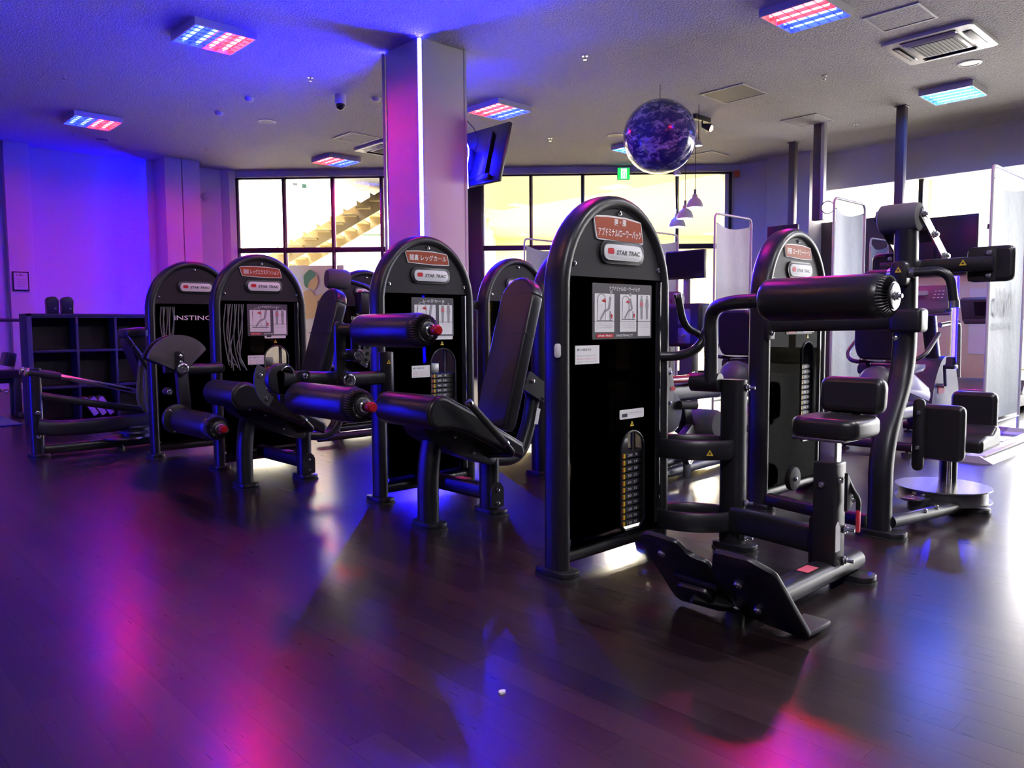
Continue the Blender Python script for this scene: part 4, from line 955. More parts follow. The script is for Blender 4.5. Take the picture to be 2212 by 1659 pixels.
def seat_unit(root, dx, dy):
    """seat, backrest and legs shared by the leg extension and the leg curl machine"""
    def P(x, y, z): return (x + dx, y + dy, z)
    X = V((1, 0, 0)); Z = V((0, 0, 1)); yc = 3.08
    B().tube(fillet([P(2.325, yc, .02), P(2.325, yc, .30), P(2.375, yc, .52)], .18, 8), 0.058, 0.043, (0, 1, 0), 18, 2.8).out('front_post', 'black_metal', root)
    B().tube([P(2.735, yc, .02), P(2.735, yc, .2), P(2.735, yc, .33)], 0.058, 0.040, (0, 1, 0), 18, 2.8).out('rear_post', 'black_metal', root)
    foot(root, 2.325 + dx, yc + dy - .01, .20, .115); foot(root, 2.735 + dx, yc + dy - .01, .20, .115)
    bp = B().prism(roundpoly([(-.045, .02), (.045, .02), (.045, .12), (.02, .155), (-.02, .155), (-.045, .12)], .012), P(2.735, yc - .062, .02), (1, 0, 0), (0, 0, 1), .008).out('bracket_plate', 'black_metal', root)
    for z in (.065, .135): bolt(bp, P(2.735, yc - .067, z))
    B().tube([P(2.735, yc + .05, .115), P(2.735, yc + .35, .115), P(2.735, 3.72, .115)], .030, .045, (1, 0, 0), 16, 3).out('cross_tube', 'black_metal', root)
    B().prism(rrect(.05, .09, .003), P(2.735, yc + .22, .1615), (1, 0, 0), (0, 1, 0), .002).out('serial_sticker', 'letter_pink', root)
    # rail under the seat, swept up behind the backrest
    B().tube(fillet([P(2.27, yc, .56), P(2.50, yc, .40), P(2.74, yc, .285), P(2.95, yc, .27), P(3.04, yc, .47), P(3.07, yc, .62)], .14, 8), 0.045, 0.034, (0, 1, 0), 16, 2.4).out('seat_rail', 'black_metal', root)
    B().prism(roundpoly([(2.22, .55), (2.42, .50), (2.72, .33), (2.70, .27), (2.45, .36), (2.26, .47)], .03), P(0, yc, 0), X, Z, .17, .006).out('seat_bracket', 'black_metal', root)
    for q in ((2.33, .50), (2.43, .455), (2.55, .36)): bolt(root, P(q[0], yc - .087, q[1]), r=.010)
    # seat cushion: rounded nose, sloping back
    nose = arc2(2.245, .595, .082, 62, 250, 14)
    prof = [(2.775, .395), (2.790, .355), (2.765, .315), (2.74, .318)] 
    poly = [(2.52, .435)] + [(2.31, .515)] + list(reversed(nose))
    poly = list(reversed(nose)) + [(2.45, .585), (2.62, .480), (2.775, .395), (2.787, .355), (2.765, .322), (2.60, .39), (2.40, .49), (2.31, .518)]
    poly = poly[::-1]
    B().pad(poly, P(0, yc, 0), X, Z, .46, .020).out('seat_cushion', 'black_vinyl', root)
    ring = [V(P(a + .0, yc - .212, z)) for a, z in poly]
    B().tube(ring, .0045, n=6, closed=True).out('seat_piping', 'black_vinyl', root)
    # hand grip beside the seat
    B().cyl(P(2.37, yc - .285, .632), P(2.60, yc - .285, .415), .0175, 16).out('grip', 'rubber', root)
    B().cyl(P(2.37, yc - .285, .632), P(2.352, yc - .285, .649), .019, 16, bev=.003).out('grip_cap', 'chrome', root)
    B().cyl(P(2.585, yc - .285, .430), P(2.597, yc - .285, .418), .0205, 16).out('grip_ring', 'chrome', root)
    B().tube(fillet([P(2.595, yc - .285, .420), P(2.655, yc - .285, .36), P(2.655, yc - .05, .33)], .05), .014, n=12).out('grip_bar', 'black_metal', root)
    # backrest: tall pad with rounded head, leaning back
    bn = V((math.cos(math.radians(-17)), 0, math.sin(math.radians(-17)))); bu = V((math.sin(math.radians(17)), 0, math.cos(math.radians(17))))
    o = V(P(2.700, yc - .03, .47)); by = V((0, -1, 0)); h = .83; w = .26
    pl = [(-w / 2 + .02, 0), (w / 2 - .02, 0), (w / 2, .03), (w / 2, h - w / 2)] + arc2(0, h - w / 2 * .95, w / 2, 8, 172, 12) + [(-w / 2, h - w / 2), (-w / 2, .03)]
    bk = B().pad(pl, o + bn * .045, by, bu, .085, .022).out('backrest', 'black_vinyl', root)
    ax_ = by; 
    for z_, in ((.52,), (.74,)): B().box(o + bn * .045 + bu * z_, (w + .001, .088, .004), Matrix((by, -bn, bu)).transposed()).out('seam', 'tv_black', bk)
    B().prism(rrect(.10, .5, .01), o + bn * .10 + bu * .30, by, bu, .02).out('back_plate', 'black_metal', root)
    B().tube([P(3.07, yc, .60), P(2.99, yc, .70), P(2.93, yc, .74)], .03, .03, n=14).out('back_arm', 'black_metal', root)
    B().prism(roundpoly([(2.93, .66), (3.12, .56), (3.14, .66), (2.98, .76)], .02), P(0, yc - .06, 0), X, Z, .012).out('adjuster_plate', 'black_metal', root)
    for q in ((3.09, .60), (3.0, .70)): bolt(root, P(q[0], yc - .067, q[1]), r=.012)
    B().box(P(3.055, yc - .047, .50), (.028, .002, .09), Matrix.Rotation(math.radians(15), 3, 'Y')).out('serial_label', 'white_label', root)
    bolt(root, P(2.86, yc - .03, .285), (0, 0, 1), .012, 'stop_button', 'red_knob')
X_, Y_, Z_ = V((1, 0, 0)), V((0, 1, 0)), V((0, 0, 1))
SLOT_HI = (0.335, 0.525, 0.33, 0.87)
# ---------------------------------------------------------------- leg curl machine
m3 = empty('leg_curl_machine', (2.5, 3.3, 0), 'black leg curl machine with two rollers and tall backrest, centre of the picture', 'gym machine', 'black strength machines')
tower(m3, 2.475, 3.73, ['腿裏 レッグカール'], (0.205, 0.515, 'レッグカール', False), SLOT_HI, (0.31, 14), notes=(0.20, 0.705, 0.135, 0.070))
seat_unit(m3, 0, 0)
roller(m3, 1.80, 0.665, 3.40, 2.87, 0.078)
roller(m3, 2.13, 0.985, 3.35, 2.84, 0.080)
# thigh pad linkage
B().prism(rrect(.055, .33, .02), (2.065, 3.45, .865), X_, Z_, .020, .003).out('link_plate', 'black_metal', m3)
B().tube([(2.07, 3.46, .99), (2.10, 3.42, .99), (2.13, 3.36, .985)], .030, n=14).out('roller_arm', 'black_metal', m3)
B().cyl((2.15, 3.44, .985), (2.15, 3.44, .87), .026, 16).out('strut', 'black_metal', m3)
B().cyl((2.05, 3.46, .86), (2.15, 3.46, .86), .030, 16).out('strut', 'black_metal', m3)
hub(m3, (2.145, 3.44, .86), .030); hub(m3, (2.085, 3.44, .735), .034)
B().tube([(2.07, 3.46, .735), (2.20, 3.46, .735), (2.345, 3.46, .735)], .034, .036, (0, 1, 0), 16, 3).out('swing_arm', 'black_metal', m3)
pv = B().cyl((2.345, 3.46, .66), (2.345, 3.46, .87), .042, 22, bev=.004).out('pivot_barrel', 'black_metal', m3)
B().cyl((2.345, 3.46, .735), (2.475, 3.70, .735), .035, 16).out('tower_link', 'black_metal', m3)
warn(m3, (2.335, 3.417, .82), .026, X_, Z_)
sec = arc2(0, 0, .20, -32, 22, 8) + arc2(0, 0, .155, 22, -32, 8)
sp_ = B().prism(sec, (2.03, 3.425, .90), X_, Z_, .010, .001).out('range_sector', 'machine_silver', m3)
for a in (-22, -11, 0, 11): B().cyl((2.03 + .178 * math.cos(math.radians(a)), 3.416, .90 + .178 * math.sin(math.radians(a))), (2.03 + .178 * math.cos(math.radians(a)), 3.420, .90 + .178 * math.sin(math.radians(a))), .010, 12).out('sector_hole', 'tv_black', sp_)
bolt(sp_, (2.195, 3.418, .805), r=.012)
# ankle roller cam
B().cyl((1.755, 3.50, .755), (1.755, 3.455, .755), .075, 30, bev=.004).out('cam_disc', 'black_metal', m3)
B().tube([(1.775 + .034 * math.cos(a), 3.45, .775 + .04 * math.sin(a)) for a in [k * PI / 10 - .2 for k in range(10)]], .004, n=8).out('cable_loop', 'chrome', m3)
sec = arc2(0, 0, .155, 150, 235, 8) + arc2(0, 0, .105, 235, 150, 8)
s2_ = B().prism(roundpoly(sec, .004, 2), (1.755, 3.44, .755), X_, Z_, .010, .001).out('range_sector', 'machine_grey', m3)
for a in (168, 220): bolt(s2_, (1.755 + .13 * math.cos(math.radians(a)), 3.434, .755 + .13 * math.sin(math.radians(a))), r=.012)
B().prism(roundpoly([(1.72, .80), (1.80, .80), (1.85, .66), (1.80, .62), (1.74, .64)], .02), (0, 3.47, 0), X_, Z_, .03, .003).out('roller_arm', 'black_metal', m3)
bolt(m3, (1.86, 3.44, .765), r=.016)
B().prism(rrect(.07, .05, .02), (1.86, 3.46, .765), X_, Z_, .02).out('cam_ear', 'black_metal', m3)
B().tube([(1.755, 3.48, .755), (2.0, 3.50, .74), (2.12, 3.48, .735)], .035, .04, (0, 1, 0), 14, 3).out('cam_beam', 'black_metal', m3)
# ---------------------------------------------------------------- leg extension machine
m2 = empty('leg_extension_machine', (2.3, 4.9, 0), 'black leg extension machine with fan shaped counterweight, left of the leg curl machine', 'gym machine', 'black strength machines')
tower(m2, 2.24, 5.40, ['腿前 レッグエクステンション'], (0.215, 0.525, 'レッグエクステンション', False), SLOT_HI, (0.31, 14), notes=(0.21, 0.738, 0.13, 0.066))
seat_unit(m2, -0.225, 1.60)
for k in range(9):
    B().tube(fillet([(2.30 + .016 * k, 5.3495, 1.17), (2.275 + .018 * k + .02 * math.sin(k * 2.1), 5.3495, 1.02 - .03 * (k % 3)), (2.29 + .012 * k + .03 * math.sin(k * 1.3), 5.3495, .86 - .03 * (k % 4)), (2.31 + .016 * k, 5.3495, .74 - .02 * (k % 3))], .08), .004, n=6).out('surface_squiggle', 'cable_squiggle_grey', m2)  # thin grey squiggles on the shroud face
def fan(y, m, nm):
    f = arc2(0, 0, .205, 32, 152, 16) + [(-.20, .06), (-.03, -.02), (.04, -.02)]
    B().prism(roundpoly(f, .01, 2), (1.875, y, .755), X_, Z_, .035, .006).out(nm, m, m2)
fan(5.10, 'figure_mid', 'fan_weight'); fan(5.19, 'black_metal', 'fan_weight')
bp_ = B().prism(rrect(.055, .11, .012), (1.87, 5.078, .80), X_, Z_, .012, .002).out('fan_bracket', 'tv_black', m2)
for z in (.785, .825): bolt(bp_, (1.872, 5.071, z), r=.013)
B().cyl((1.79, 5.13, .745), (1.88, 5.13, .745), .030, 16).out('pivot_tube', 'black_metal', m2)
hub(m2, (1.88, 5.09, .745), .036)
B().tube([(1.88, 5.13, .74), (2.05, 5.13, .735), (2.16, 5.13, .735)], .034, .034, (0, 1, 0), 16, 3).out('swing_arm', 'black_metal', m2)
B().cyl((2.15, 5.13, .735), (2.24, 5.38, .735), .035, 16).out('tower_link', 'black_metal', m2)
B().prism(roundpoly([(1.855, .76), (1.925, .76), (1.945, .41), (1.875, .41)], .02), (0, 5.12, 0), X_, Z_, .045, .006).out('drop_arm', 'black_metal', m2)
B().cyl((1.85, 5.12, .42), (1.85, 5.08, .42), .095, 32, bev=.005).out('flange_disc', 'black_metal', m2)
for a in (40, 130, 250): bolt(m2, (1.85 + .075 * math.cos(a * PI / 180), 5.079, .42 + .075 * math.sin(a * PI / 180)), r=.012)
B().cyl((1.80, 5.14, .60), (1.80, 5.08, .60), .025, 14).out('stop_pin', 'black_metal', m2); bolt(m2, (1.80, 5.078, .60), r=.018)
roller(m2, 1.86, 0.415, 5.06, 4.52, 0.080)
# ---------------------------------------------------------------- abdominal and lower back machine
m4 = empty('abdominal_machine', (2.6, 1.7, 0), 'black abdominal and lower back machine nearest to the camera, with footplates and small seat', 'gym machine', 'black strength machines')
tower(m4, 2.225, 2.10, ['腹・腰', 'アブドミナル/ローワーバック'], (0.155, 0.545, 'アブドミナル/ローワーバック', True), (0.340, 0.497, 0.125, 0.55), (0.135, 11), notes=(0.053, 0.848, 0.145, 0.074))
B().prism(rrect(.024, .055, .012, 5), (2.19, 2.062, .905), V((.6, -.8, 0)).normalized(), Z_, .012, .002).out('tower_clip', 'white_label', m4)
B().tube([(3.06, 1.815, .02), (3.06, 1.815, .4), (3.06, 1.815, .76)], .055, .042, (0, 1, 0), 20, 3).out('arm_post', 'black_metal', m4)
foot(m4, 3.06, 1.80, .20, .11)
for z in (.455, .135):
    c = V((2.97, 1.955, z)); d = V((3.05 - 2.89, 1.83 - 2.09, 0)); L = d.length / 2 + .02; d.normalize(); nrm = V((-d.y, d.x, 0))
    B().tube([c + d * (L * math.cos(2 * PI * k / 28)) + nrm * (.105 * math.sin(2 * PI * k / 28)) for k in range(28)], .044, .016, (0, 0, 1), 14, 2.6, closed=True).out('guard_hoop', 'black_metal', m4)
warn(m4, (2.90, 1.832, .45), .03, V((d.x, d.y, 0)), Z_)
nut(m4, (3.075, 1.76, .725), (0.3, -.95, 0)); nut(m4, (3.075, 1.76, .215), (.3, -.95, 0)); nut(m4, (3.075, 1.76, .06), (.3, -.95, 0))
B().cyl((3.02, 1.86, .745), (3.0, 1.99, .745), .042, 20).out('pivot_shaft', 'black_metal', m4)
B().tube(fillet([(2.90, 1.60, 1.096), (2.93, 1.76, 1.096), (2.995, 1.90, 1.07), (3.0, 1.895, .90), (3.0, 1.895, .74)], .13, 9), .030, n=18).out('gooseneck_arm', 'black_metal', m4)
B().tube(fillet([(2.84, 2.06, .862), (2.93, 2.0, .862), (3.03, 1.97, .90), (3.05, 1.94, 1.0)], .09, 7), .021, n=14).out('counter_tube', 'black_metal', m4)
B().tube(fillet([(2.898, 2.0, 1.123), (2.93, 2.0, 1.03), (2.97, 2.0, .985), (3.12, 1.99, .938)], .05, 6), .0165, n=14).out('side_handle', 'black_metal', m4)
B().cyl((2.893, 2.0, 1.140), (2.899, 2.0, 1.12), .018, 16, bev=.004).out('handle_cap', 'chrome', m4)
B().cyl((3.112, 1.99, .940), (3.132, 1.99, .934), .018, 14).out('handle_collar', 'chrome', m4)
roller(m4, 2.90, 1.098, 1.585, 1.125, 0.084, knob=False, disc=True)
# beam to the seat post
B().tube([(3.02, 1.79, .145), (3.00, 1.6, .145), (2.96, 1.36, .145)], .028, .056, (1, 0, 0), 18, 3.5).out('beam', 'black_metal', m4)
for xx in (2.905, 2.965): B().prism(rrect(.05, .20, .018), (xx, 1.358, .155), Y_, Z_, .012, .002).out('beam_plate', 'black_metal', m4)
B().box2((2.82, 1.245, .085), (2.91, 1.335, .485), .008).out('seat_post', 'black_metal', m4)
B().box2((2.834, 1.259, .40), (2.896, 1.321, .585), .006).out('inner_post', 'chrome', m4)
B().prism(roundpoly([(-.02, 0), (.02, 0), (.02, .085), (.0, .115), (-.02, .10)], .003), (2.845, 1.2445, .15), X_, Z_, .001).out('serial_label', 'white_label', m4)
bolt(m4, (2.85, 1.245, .42), r=.014); bolt(m4, (2.8195, 1.30, .40), (-1, 0, 0), .013)
lv = B().tube(fillet([(2.885, 1.235, .43), (2.893, 1.215, .38), (2.915, 1.20, .345), (2.915, 1.20, .30)], .02), .009, .006, n=10, sq=4).out('lever', 'black_metal', m4)
B().box((2.915, 1.20, .262), (.018, .013, .085), None, .003).out('lever_sleeve', 'red_sleeve', lv, label='red lever sleeve')
B().prism(roundpoly([(-.02, .30), (.035, .33), (.03, .37), (-.02, .45)], .006), (2.88, 1.225, 0), X_, Z_, .012).out('lever_bracket', 'black_metal', m4)
bolt(m4, (2.895, 1.215, .345), r=.012)
for z in (.225, .105): nut(m4, (2.90, 1.243, z), (0.2, -1, 0), .012, .035)
B().pad(roundpoly([(-.125, -.08), (-.10, -.125), (.0, -.132), (.105, -.128), (.135, -.10), (.135, .10), (.105, .128), (.0, .132), (-.10, .125), (-.125, .08)], .04, 4), (2.875, 1.28, .618), X_, Y_, .075, .024).out('seat', 'black_vinyl', m4)
B().box((2.865, 1.29, .578), (.22, .20, .012), None, .003).out('seat_plate', 'brushed', m4)
ROTb = Matrix.Rotation(math.radians(8), 3, 'Y')
B().pad(rrect(.245, .140, .045, 6), (2.99, 1.262, .728), V((0, -1, 0)), V((.12, 0, .99)).normalized(), .066, .024).out('hip_pad', 'black_vinyl', m4)
B().tube(fillet([(2.95, 1.29, .585), (3.045, 1.27, .59), (3.045, 1.27, .72)], .04), .018, .008, (0, 1, 0), 12, 4).out('pad_bracket', 'black_metal', m4)
# base tube, footplates
B().tube([(2.30, 1.29, .068), (2.7, 1.29, .068), (3.08, 1.29, .068)], .055, .040, (0, 1, 0), 20, 2.4).out('base_tube', 'black_metal', m4)
B().prism(rrect(.085, .045, .002), (2.69, 1.285, .1095), X_, Y_, .0015).out('base_sticker', 'letter_pink', m4)
foot(m4, 3.01, 1.255, .17, .11)
pu = V((-.25, 0, .27)).normalized(); po_ = V((2.32, 0, .02)); pn = V((.27, 0, .25)).normalized()
P2 = [(1.275, .40), (1.16, .395), (1.092, .345), (1.090, -.005), (1.15, -.012), (1.255, .005), (1.312, .075), (1.335, .27)]
P1 = [(1.565, .385), (1.52, .418), (1.405, .402), (1.392, .335), (1.33, .318), (1.325, .09), (1.40, .0), (1.585, -.010), (1.592, .03)]
for pts in (P2, P1):
    fp = B().prism(roundpoly(pts, .018, 3), po_, Y_, pu, .016, .003).out('footplate', 'black_metal', m4)
    ya = min(p[0] for p in pts); 
    B().box(po_ + Y_ * (ya + .05) + V((.075, 0, .003)), (.14, .095, .018), None, .006).out('heel_ledge', 'machine_grey', fp)
B().prism(rrect(.135, .075, .036, 6), po_ + Y_ * 1.435 + pu * .15 - pn * .03, Y_, pu, .03, .006).out('toe_stop', 'black_metal', m4)
B().cyl(po_ + Y_ * 1.50 + pu * .20 - pn * .014, po_ + Y_ * 1.34 + pu * .19 - pn * .014, .014, 12).out('toe_bar', 'black_metal', m4)
for yy, ss in ((1.487, .05), (1.325, .07), (1.234, .10), (1.50, .32), (1.25, .24)): bolt(m4, po_ + Y_ * yy + pu * ss - pn * .009, -pn, .015)
B().tube([(2.20, 1.45, .10), (2.28, 1.36, .075), (2.34, 1.29, .068)], .035, n=14).out('plate_support', 'black_metal', m4)
B().cyl((2.27, 1.33, .05), (2.27, 1.33, .0), .03, 14).out('rubber_stub', 'rubber', m4)
# ---------------------------------------------------------------- rotary torso machine
m5 = empty('rotary_torso_machine', (4.2, 1.7, 0), 'black rotary torso machine at right with chest pads, curved post and turntable discs', 'gym machine', 'black strength machines')
tower(m5, 3.845, 2.13, ['腹筋 ロータリートーソ'], (0.195, 0.505, 'ロータリートーソ', False), (0.38, 0.53, 0.33, 0.90), (0.36, 14), notes=False)
B().tube(fillet([(3.74, 1.44, .02), (3.735, 1.44, .42), (3.99, 1.44, .78), (3.965, 1.44, 1.50)], .16, 9), .052, .042, (0, 1, 0), 22, 3).out('main_post', 'black_metal', m5)
foot(m5, 3.74, 1.43, .22, .125)
B().tube([(3.865, 2.13, 1.005), (3.93, 1.8, 1.01), (3.96, 1.49, 1.015)], .036, .046, (1, 0, 0), 18, 3).out('cross_beam', 'black_metal', m5)
cl = B().box((3.965, 1.42, 1.015), (.11, .15, .115), None, .018, 3).out('beam_clamp', 'black_metal', m5)
for z in (1.10, .93): bolt(m5, (3.925, 1.46, z), (-.94, -.34, 0), .014)
bolt(m5, (3.842, 2.058, .955), r=.014)
B().box((3.845, 2.075, 1.0), (.07, .03, .16), None, .006).out('beam_bracket', 'black_metal', m5)
# neck roller
B().lathe([(.03, 0), (.058, 0), (.068, .008), (.070, .03), (.070, .155), (.066, .178), (.05, .185)], (3.965, 1.56, 1.505), (0, -1, 0), 32).out('neck_roller', 'foam', m5)
for yy, m in ((1.368, 'brushed'), (1.575, 'black_metal')):
    ang = math.radians(-30); d = V((math.cos(ang), 0, math.sin(ang))); up_ = V((-math.sin(ang), 0, math.cos(ang)))
    B().prism(rrect(.42, .052, .004), V((3.965, yy, 1.515)) + d * .185, d, up_, .008, .001).out('roller_bracket', m, m5)
    for t in (0.0, .17, .36): nut(m5, V((3.965, yy - .005, 1.515)) + d * t, (0, -1, 0), .015, .02)
B().box((4.10, 1.47, 1.43), (.10, .20, .02), Matrix.Rotation(math.radians(30), 3, 'Y'), .003).out('bracket_plate', 'machine_grey', m5)
# hub, handles, chest pads
hb_ = B().prism(rrect(.075, .125, .036, 6), (3.905, 1.44, 1.235), V((0, -1, 0)), Z_, .05, .006).out('handle_hub', 'black_metal', m5)
warn(hb_, (3.878, 1.44, 1.255), .032, V((0, -1, 0)), Z_)
for s in (-1, 1):
    y0 = 1.44
    hd = B().tube(fillet([(3.92, y0 + s * .045, 1.24), (3.95, y0 + s * .20, 1.245), (3.97, y0 + s * .215, 1.10)], .07, 8), .021, n=16).out('handle', 'black_metal', m5)
    B().cyl((3.917, y0 + s * .035, 1.24), (3.922, y0 + s * .055, 1.24), .026, 18).out('handle_collar', 'chrome', hd)
    B().cyl((3.970, y0 + s * .216, 1.105), (3.972, y0 + s * .217, 1.072), .023, 18).out('handle_end', 'chrome', hd)
yc5 = 1.345
for s, yp in ((-1, 1.125), (1, 1.565)):
    pd = B().pad(rrect(.20, .165, .038, 6), (4.15, yp, 1.275), V((0, -1, 0)), Z_, .055, .018).out('chest_pad', 'black_vinyl', m5)
    B().prism(rrect(.115, .155, .006), (4.118, yp - s * .0 + (.03 if s < 0 else -.03), 1.275), V((0, -1, 0)), Z_, .008, .001).out('pad_plate', 'panel_grey', pd)
    for z in (1.325, 1.222): bolt(pd, (4.113, yp + (.0 if s < 0 else .0), z), (-1, 0, 0), .014)
B().tube([(4.09, 1.10, 1.275), (4.07, 1.345, 1.275), (4.09, 1.60, 1.275)], .034, .024, (0, 0, 1), 16, 3).out('pad_arm', 'black_metal', m5)
warn(m5, (4.049, 1.215, 1.283), .032, V((0, -1, 0)), Z_)
B().box((4.03, 1.44, 1.275), (.10, .09, .06), None, .01).out('arm_block', 'black_metal', m5)
# seat, knee pads, turntable
B().cyl((4.72, 1.455, .10), (4.72, 1.455, .33), .046, 20).out('seat_column', 'black_metal', m5)
B().cyl((4.66, 1.43, .12), (4.66, 1.43, .34), .012, 12).out('seat_rod', 'chrome', m5)
for z in (.052, .118):
    B().cyl((4.56, 1.43, z), (4.56, 1.43, z + .006), .235, 48).out('turntable_disc', 'brushed', m5)
B().cyl((4.56, 1.43, .058), (4.56, 1.43, .118), .215, 40).out('turntable_drum', 'dark_steel', m5)
tp_ = B().prism(roundpoly([(-.10, -.05), (.08, -.045), (.11, .0), (.08, .05), (-.10, .045)], .02), (4.30, 1.47, .095), X_, Y_, .008, .001).out('idler_plate', 'brushed', m5)
B().cyl((4.30, 1.46, .03), (4.30, 1.46, .09), .055, 24).out('idler_pulley', 'dark_steel', m5)
for a in ((4.25, 1.48), (4.34, 1.45), (4.36, 1.50)): bolt(tp_, (a[0], a[1], .099), (0, 0, 1), .012)
B().tube([(3.76, 1.40, .07), (4.2, 1.34, .055), (4.56, 1.30, .045)], .030, n=16).out('base_tube', 'black_metal', m5)
for t in (.35, .5): bolt(m5, (3.76 + .8 * t, 1.40 - .08 * t - .03, .085), (-.2, -1, .3), .012)
foot(m5, 4.53, 1.29, .20, .11)
B().tube([(3.845, 2.06, .06), (3.79, 1.8, .06), (3.75, 1.50, .06)], .032, .034, (1, 0, 0), 14, 3).out('base_tube', 'black_metal', m5)
B().cyl((4.02, 2.03, .155), (4.02, 2.0, .155), .065, 28, bev=.004).out('pulley', 'rubber', m5); bolt(m5, (4.02, 1.998, .155), r=.012)
B().pad(rrect(.25, .30, .042, 6), (4.52, 1.44, .415), V((0, -1, 0)), Z_, .06, .022).out('knee_pad', 'black_vinyl', m5)
kb = B().prism(rrect(.058, .39, .028, 6), (4.465, 1.527, .40), V((0, -1, 0)), Z_, .024, .004).out('knee_bracket', 'black_metal', m5)
for z in (.52, .33): bolt(kb, (4.452, 1.527, z), (-1, 0, 0), .014)
B().pad(rrect(.24, .26, .042, 6), (5.02, 1.42, .475), V((0, -1, 0)), Z_, .06, .022).out('hip_pad', 'black_vinyl', m5)
B().pad(roundpoly([(-.17, .30), (-.17, .375), (-.06, .39), (.02, .385), (.10, .43), (.15, .425), (.17, .38), (.17, .31)], .025, 4), (4.80, 1.40, 0), X_, Z_, .27, .022).out('seat', 'black_vinyl', m5)
B().box((4.76, 1.42, .295), (.26, .12, .03), None, .006).out('seat_bracket', 'black_metal', m5)
B().tube([(4.60, 1.49, .28), (4.50, 1.527, .27), (4.47, 1.527, .27)], .018, n=10).out('knee_arm', 'black_metal', m5)
B().tube([(4.80, 1.43, .29), (5.03, 1.43, .31), (5.06, 1.43, .46)], .022, n=10).out('hip_arm', 'black_metal', m5)
# ---------------------------------------------------------------- machine at far left with long chrome rail
m1 = empty('hip_machine', (2.0, 6.7, 0), 'black machine at far left with chrome grip rail and stacked cam discs', 'gym machine', 'black strength machines')
tower(m1, 2.10, 6.28, None, None, None, (0.2, 10), back=True, notes=False, instinct=True)
for k in range(8):
    B().tube(fillet([(2.17 + .014 * k, 6.2295, 1.17), (2.155 + .016 * k + .015 * math.sin(k * 2.3), 6.2295, 1.05 - .02 * (k % 3)), (2.17 + .012 * k + .012 * math.sin(k * 1.7), 6.2295, .93 - .03 * (k % 3))], .08), .004, n=6).out('surface_squiggle', 'cable_squiggle_grey', m1)  # grey squiggly lines lying on this tower's shroud
B().tube([(1.445, 6.96, .02), (1.445, 6.96, .4), (1.445, 6.96, .70)], .052, .045, (0, 1, 0), 16, 3).out('front_post', 'black_metal', m1)
foot(m1, 1.45, 6.95, .22, .13)
for dy, dz in ((0, 0), (.16, .005)):
    rl_ = B().cyl((1.40, 6.93 + dy, .672 + dz), (1.62, 6.93 + dy, .628 + dz), .030, 16).out('grip_sleeve', 'rubber', m1)
    B().cyl((1.378, 6.93 + dy, .676 + dz), (1.402, 6.93 + dy, .671 + dz), .033, 16, bev=.004).out('grip_end', 'chrome', rl_)
    B().cyl((1.60, 6.93 + dy, .632 + dz), (2.26, 6.93 + dy, .455 + dz), .020, 14).out('chrome_rail', 'chrome', m1)
B().tube([(1.47, 6.94, .485), (1.9, 6.94, .385), (2.36, 6.94, .285)], .022, .03, (0, 1, 0), 12, 3).out('diagonal_tube', 'black_metal', m1)
B().tube(fillet([(1.44, 6.89, .25), (1.55, 6.86, .225), (1.95, 6.88, .215), (2.36, 6.94, .235)], .2, 8), .030, .062, (0, 1, 0), 16, 3).out('curved_beam', 'black_metal', m1)
for z in (.355, .165): bolt(m1, (1.445, 6.905, z), r=.018)
B().tube([(1.49, 6.96, .055), (1.9, 6.96, .055), (2.4, 6.96, .055)], .03, .04, (0, 1, 0), 12, 3).out('base_tube', 'black_metal', m1)
for x, z, r in ((2.08, .085, .16), (2.20, .13, .17), (2.22, .175, .15)):
    B().cyl((x, 6.96, z), (x, 6.96, z + .016), r, 36, bev=.003).out('cam_disc', 'dark_steel', m1)
B().cyl((2.05, 6.96, .0), (2.05, 6.96, .09), .03, 12).out('cam_stub', 'black_metal', m1)
B().cyl((2.18, 6.96, .09), (2.18, 6.96, .19), .12, 24).out('cam_drum', 'black_metal', m1)
bolt(m1, (2.33, 6.89, .29), r=.02)
B().box((2.19, 6.98, .97), (.17, .26, .075), Matrix.Rotation(math.radians(-6), 3, 'Y'), .02, 3).out('head_pad', 'black_vinyl', m1)
B().prism(roundpoly([(2.12, .92), (2.30, .96), (2.36, .50), (2.28, .45)], .03), (0, 7.0, 0), X_, Z_, .24, .02, 3).out('backrest', 'black_vinyl', m1)
B().tube([(2.10, 6.84, .93), (2.18, 6.83, .80), (2.28, 6.83, .62)], .012, .02, (0, 1, 0), 10, 3).out('pad_strap', 'black_metal', m1)
bolt(m1, (2.145, 6.815, .86), r=.012)
B().prism(rrect(.02, .045, .004), (2.068, 6.25, .97), V((.6, -.8, 0)).normalized(), Z_, .01).out('tower_clip', 'chrome', m1)
# towel draped over the rail end
tb = B(); cols = 9; rws = 12; gr = []
for j in range(rws):
    t = j / (rws - 1); row = []
    wdt = .05 + .13 * math.sin(min(1, t * 1.25) * PI / 2) - .10 * max(0, t - .75) / .25
    for i in range(cols):
        s = i / (cols - 1) - .5
        row.append(tb.bm.verts.new((2.235 + s * wdt * 1.0 + .02 * t, 6.855 - .02 * math.cos(s * 16 + t * 2) - s * wdt * .3, .80 - .50 * t + .05 * abs(s) * (1 if t > .9 else 0) + .06 * s * t)))
    gr.append(row)
for j in range(rws - 1):
    for i in range(cols - 1): tb.bm.faces.new((gr[j][i], gr[j][i + 1], gr[j + 1][i + 1], gr[j + 1][i]))
tw = tb.out('towel', 'towel', None, origin=(2.23, 6.86, .3), angle=90, label='grey towel hanging from the chrome rail of the far left machine', cat='towel')
so_ = tw.modifiers.new('thick', 'SOLIDIFY'); so_.thickness = .008
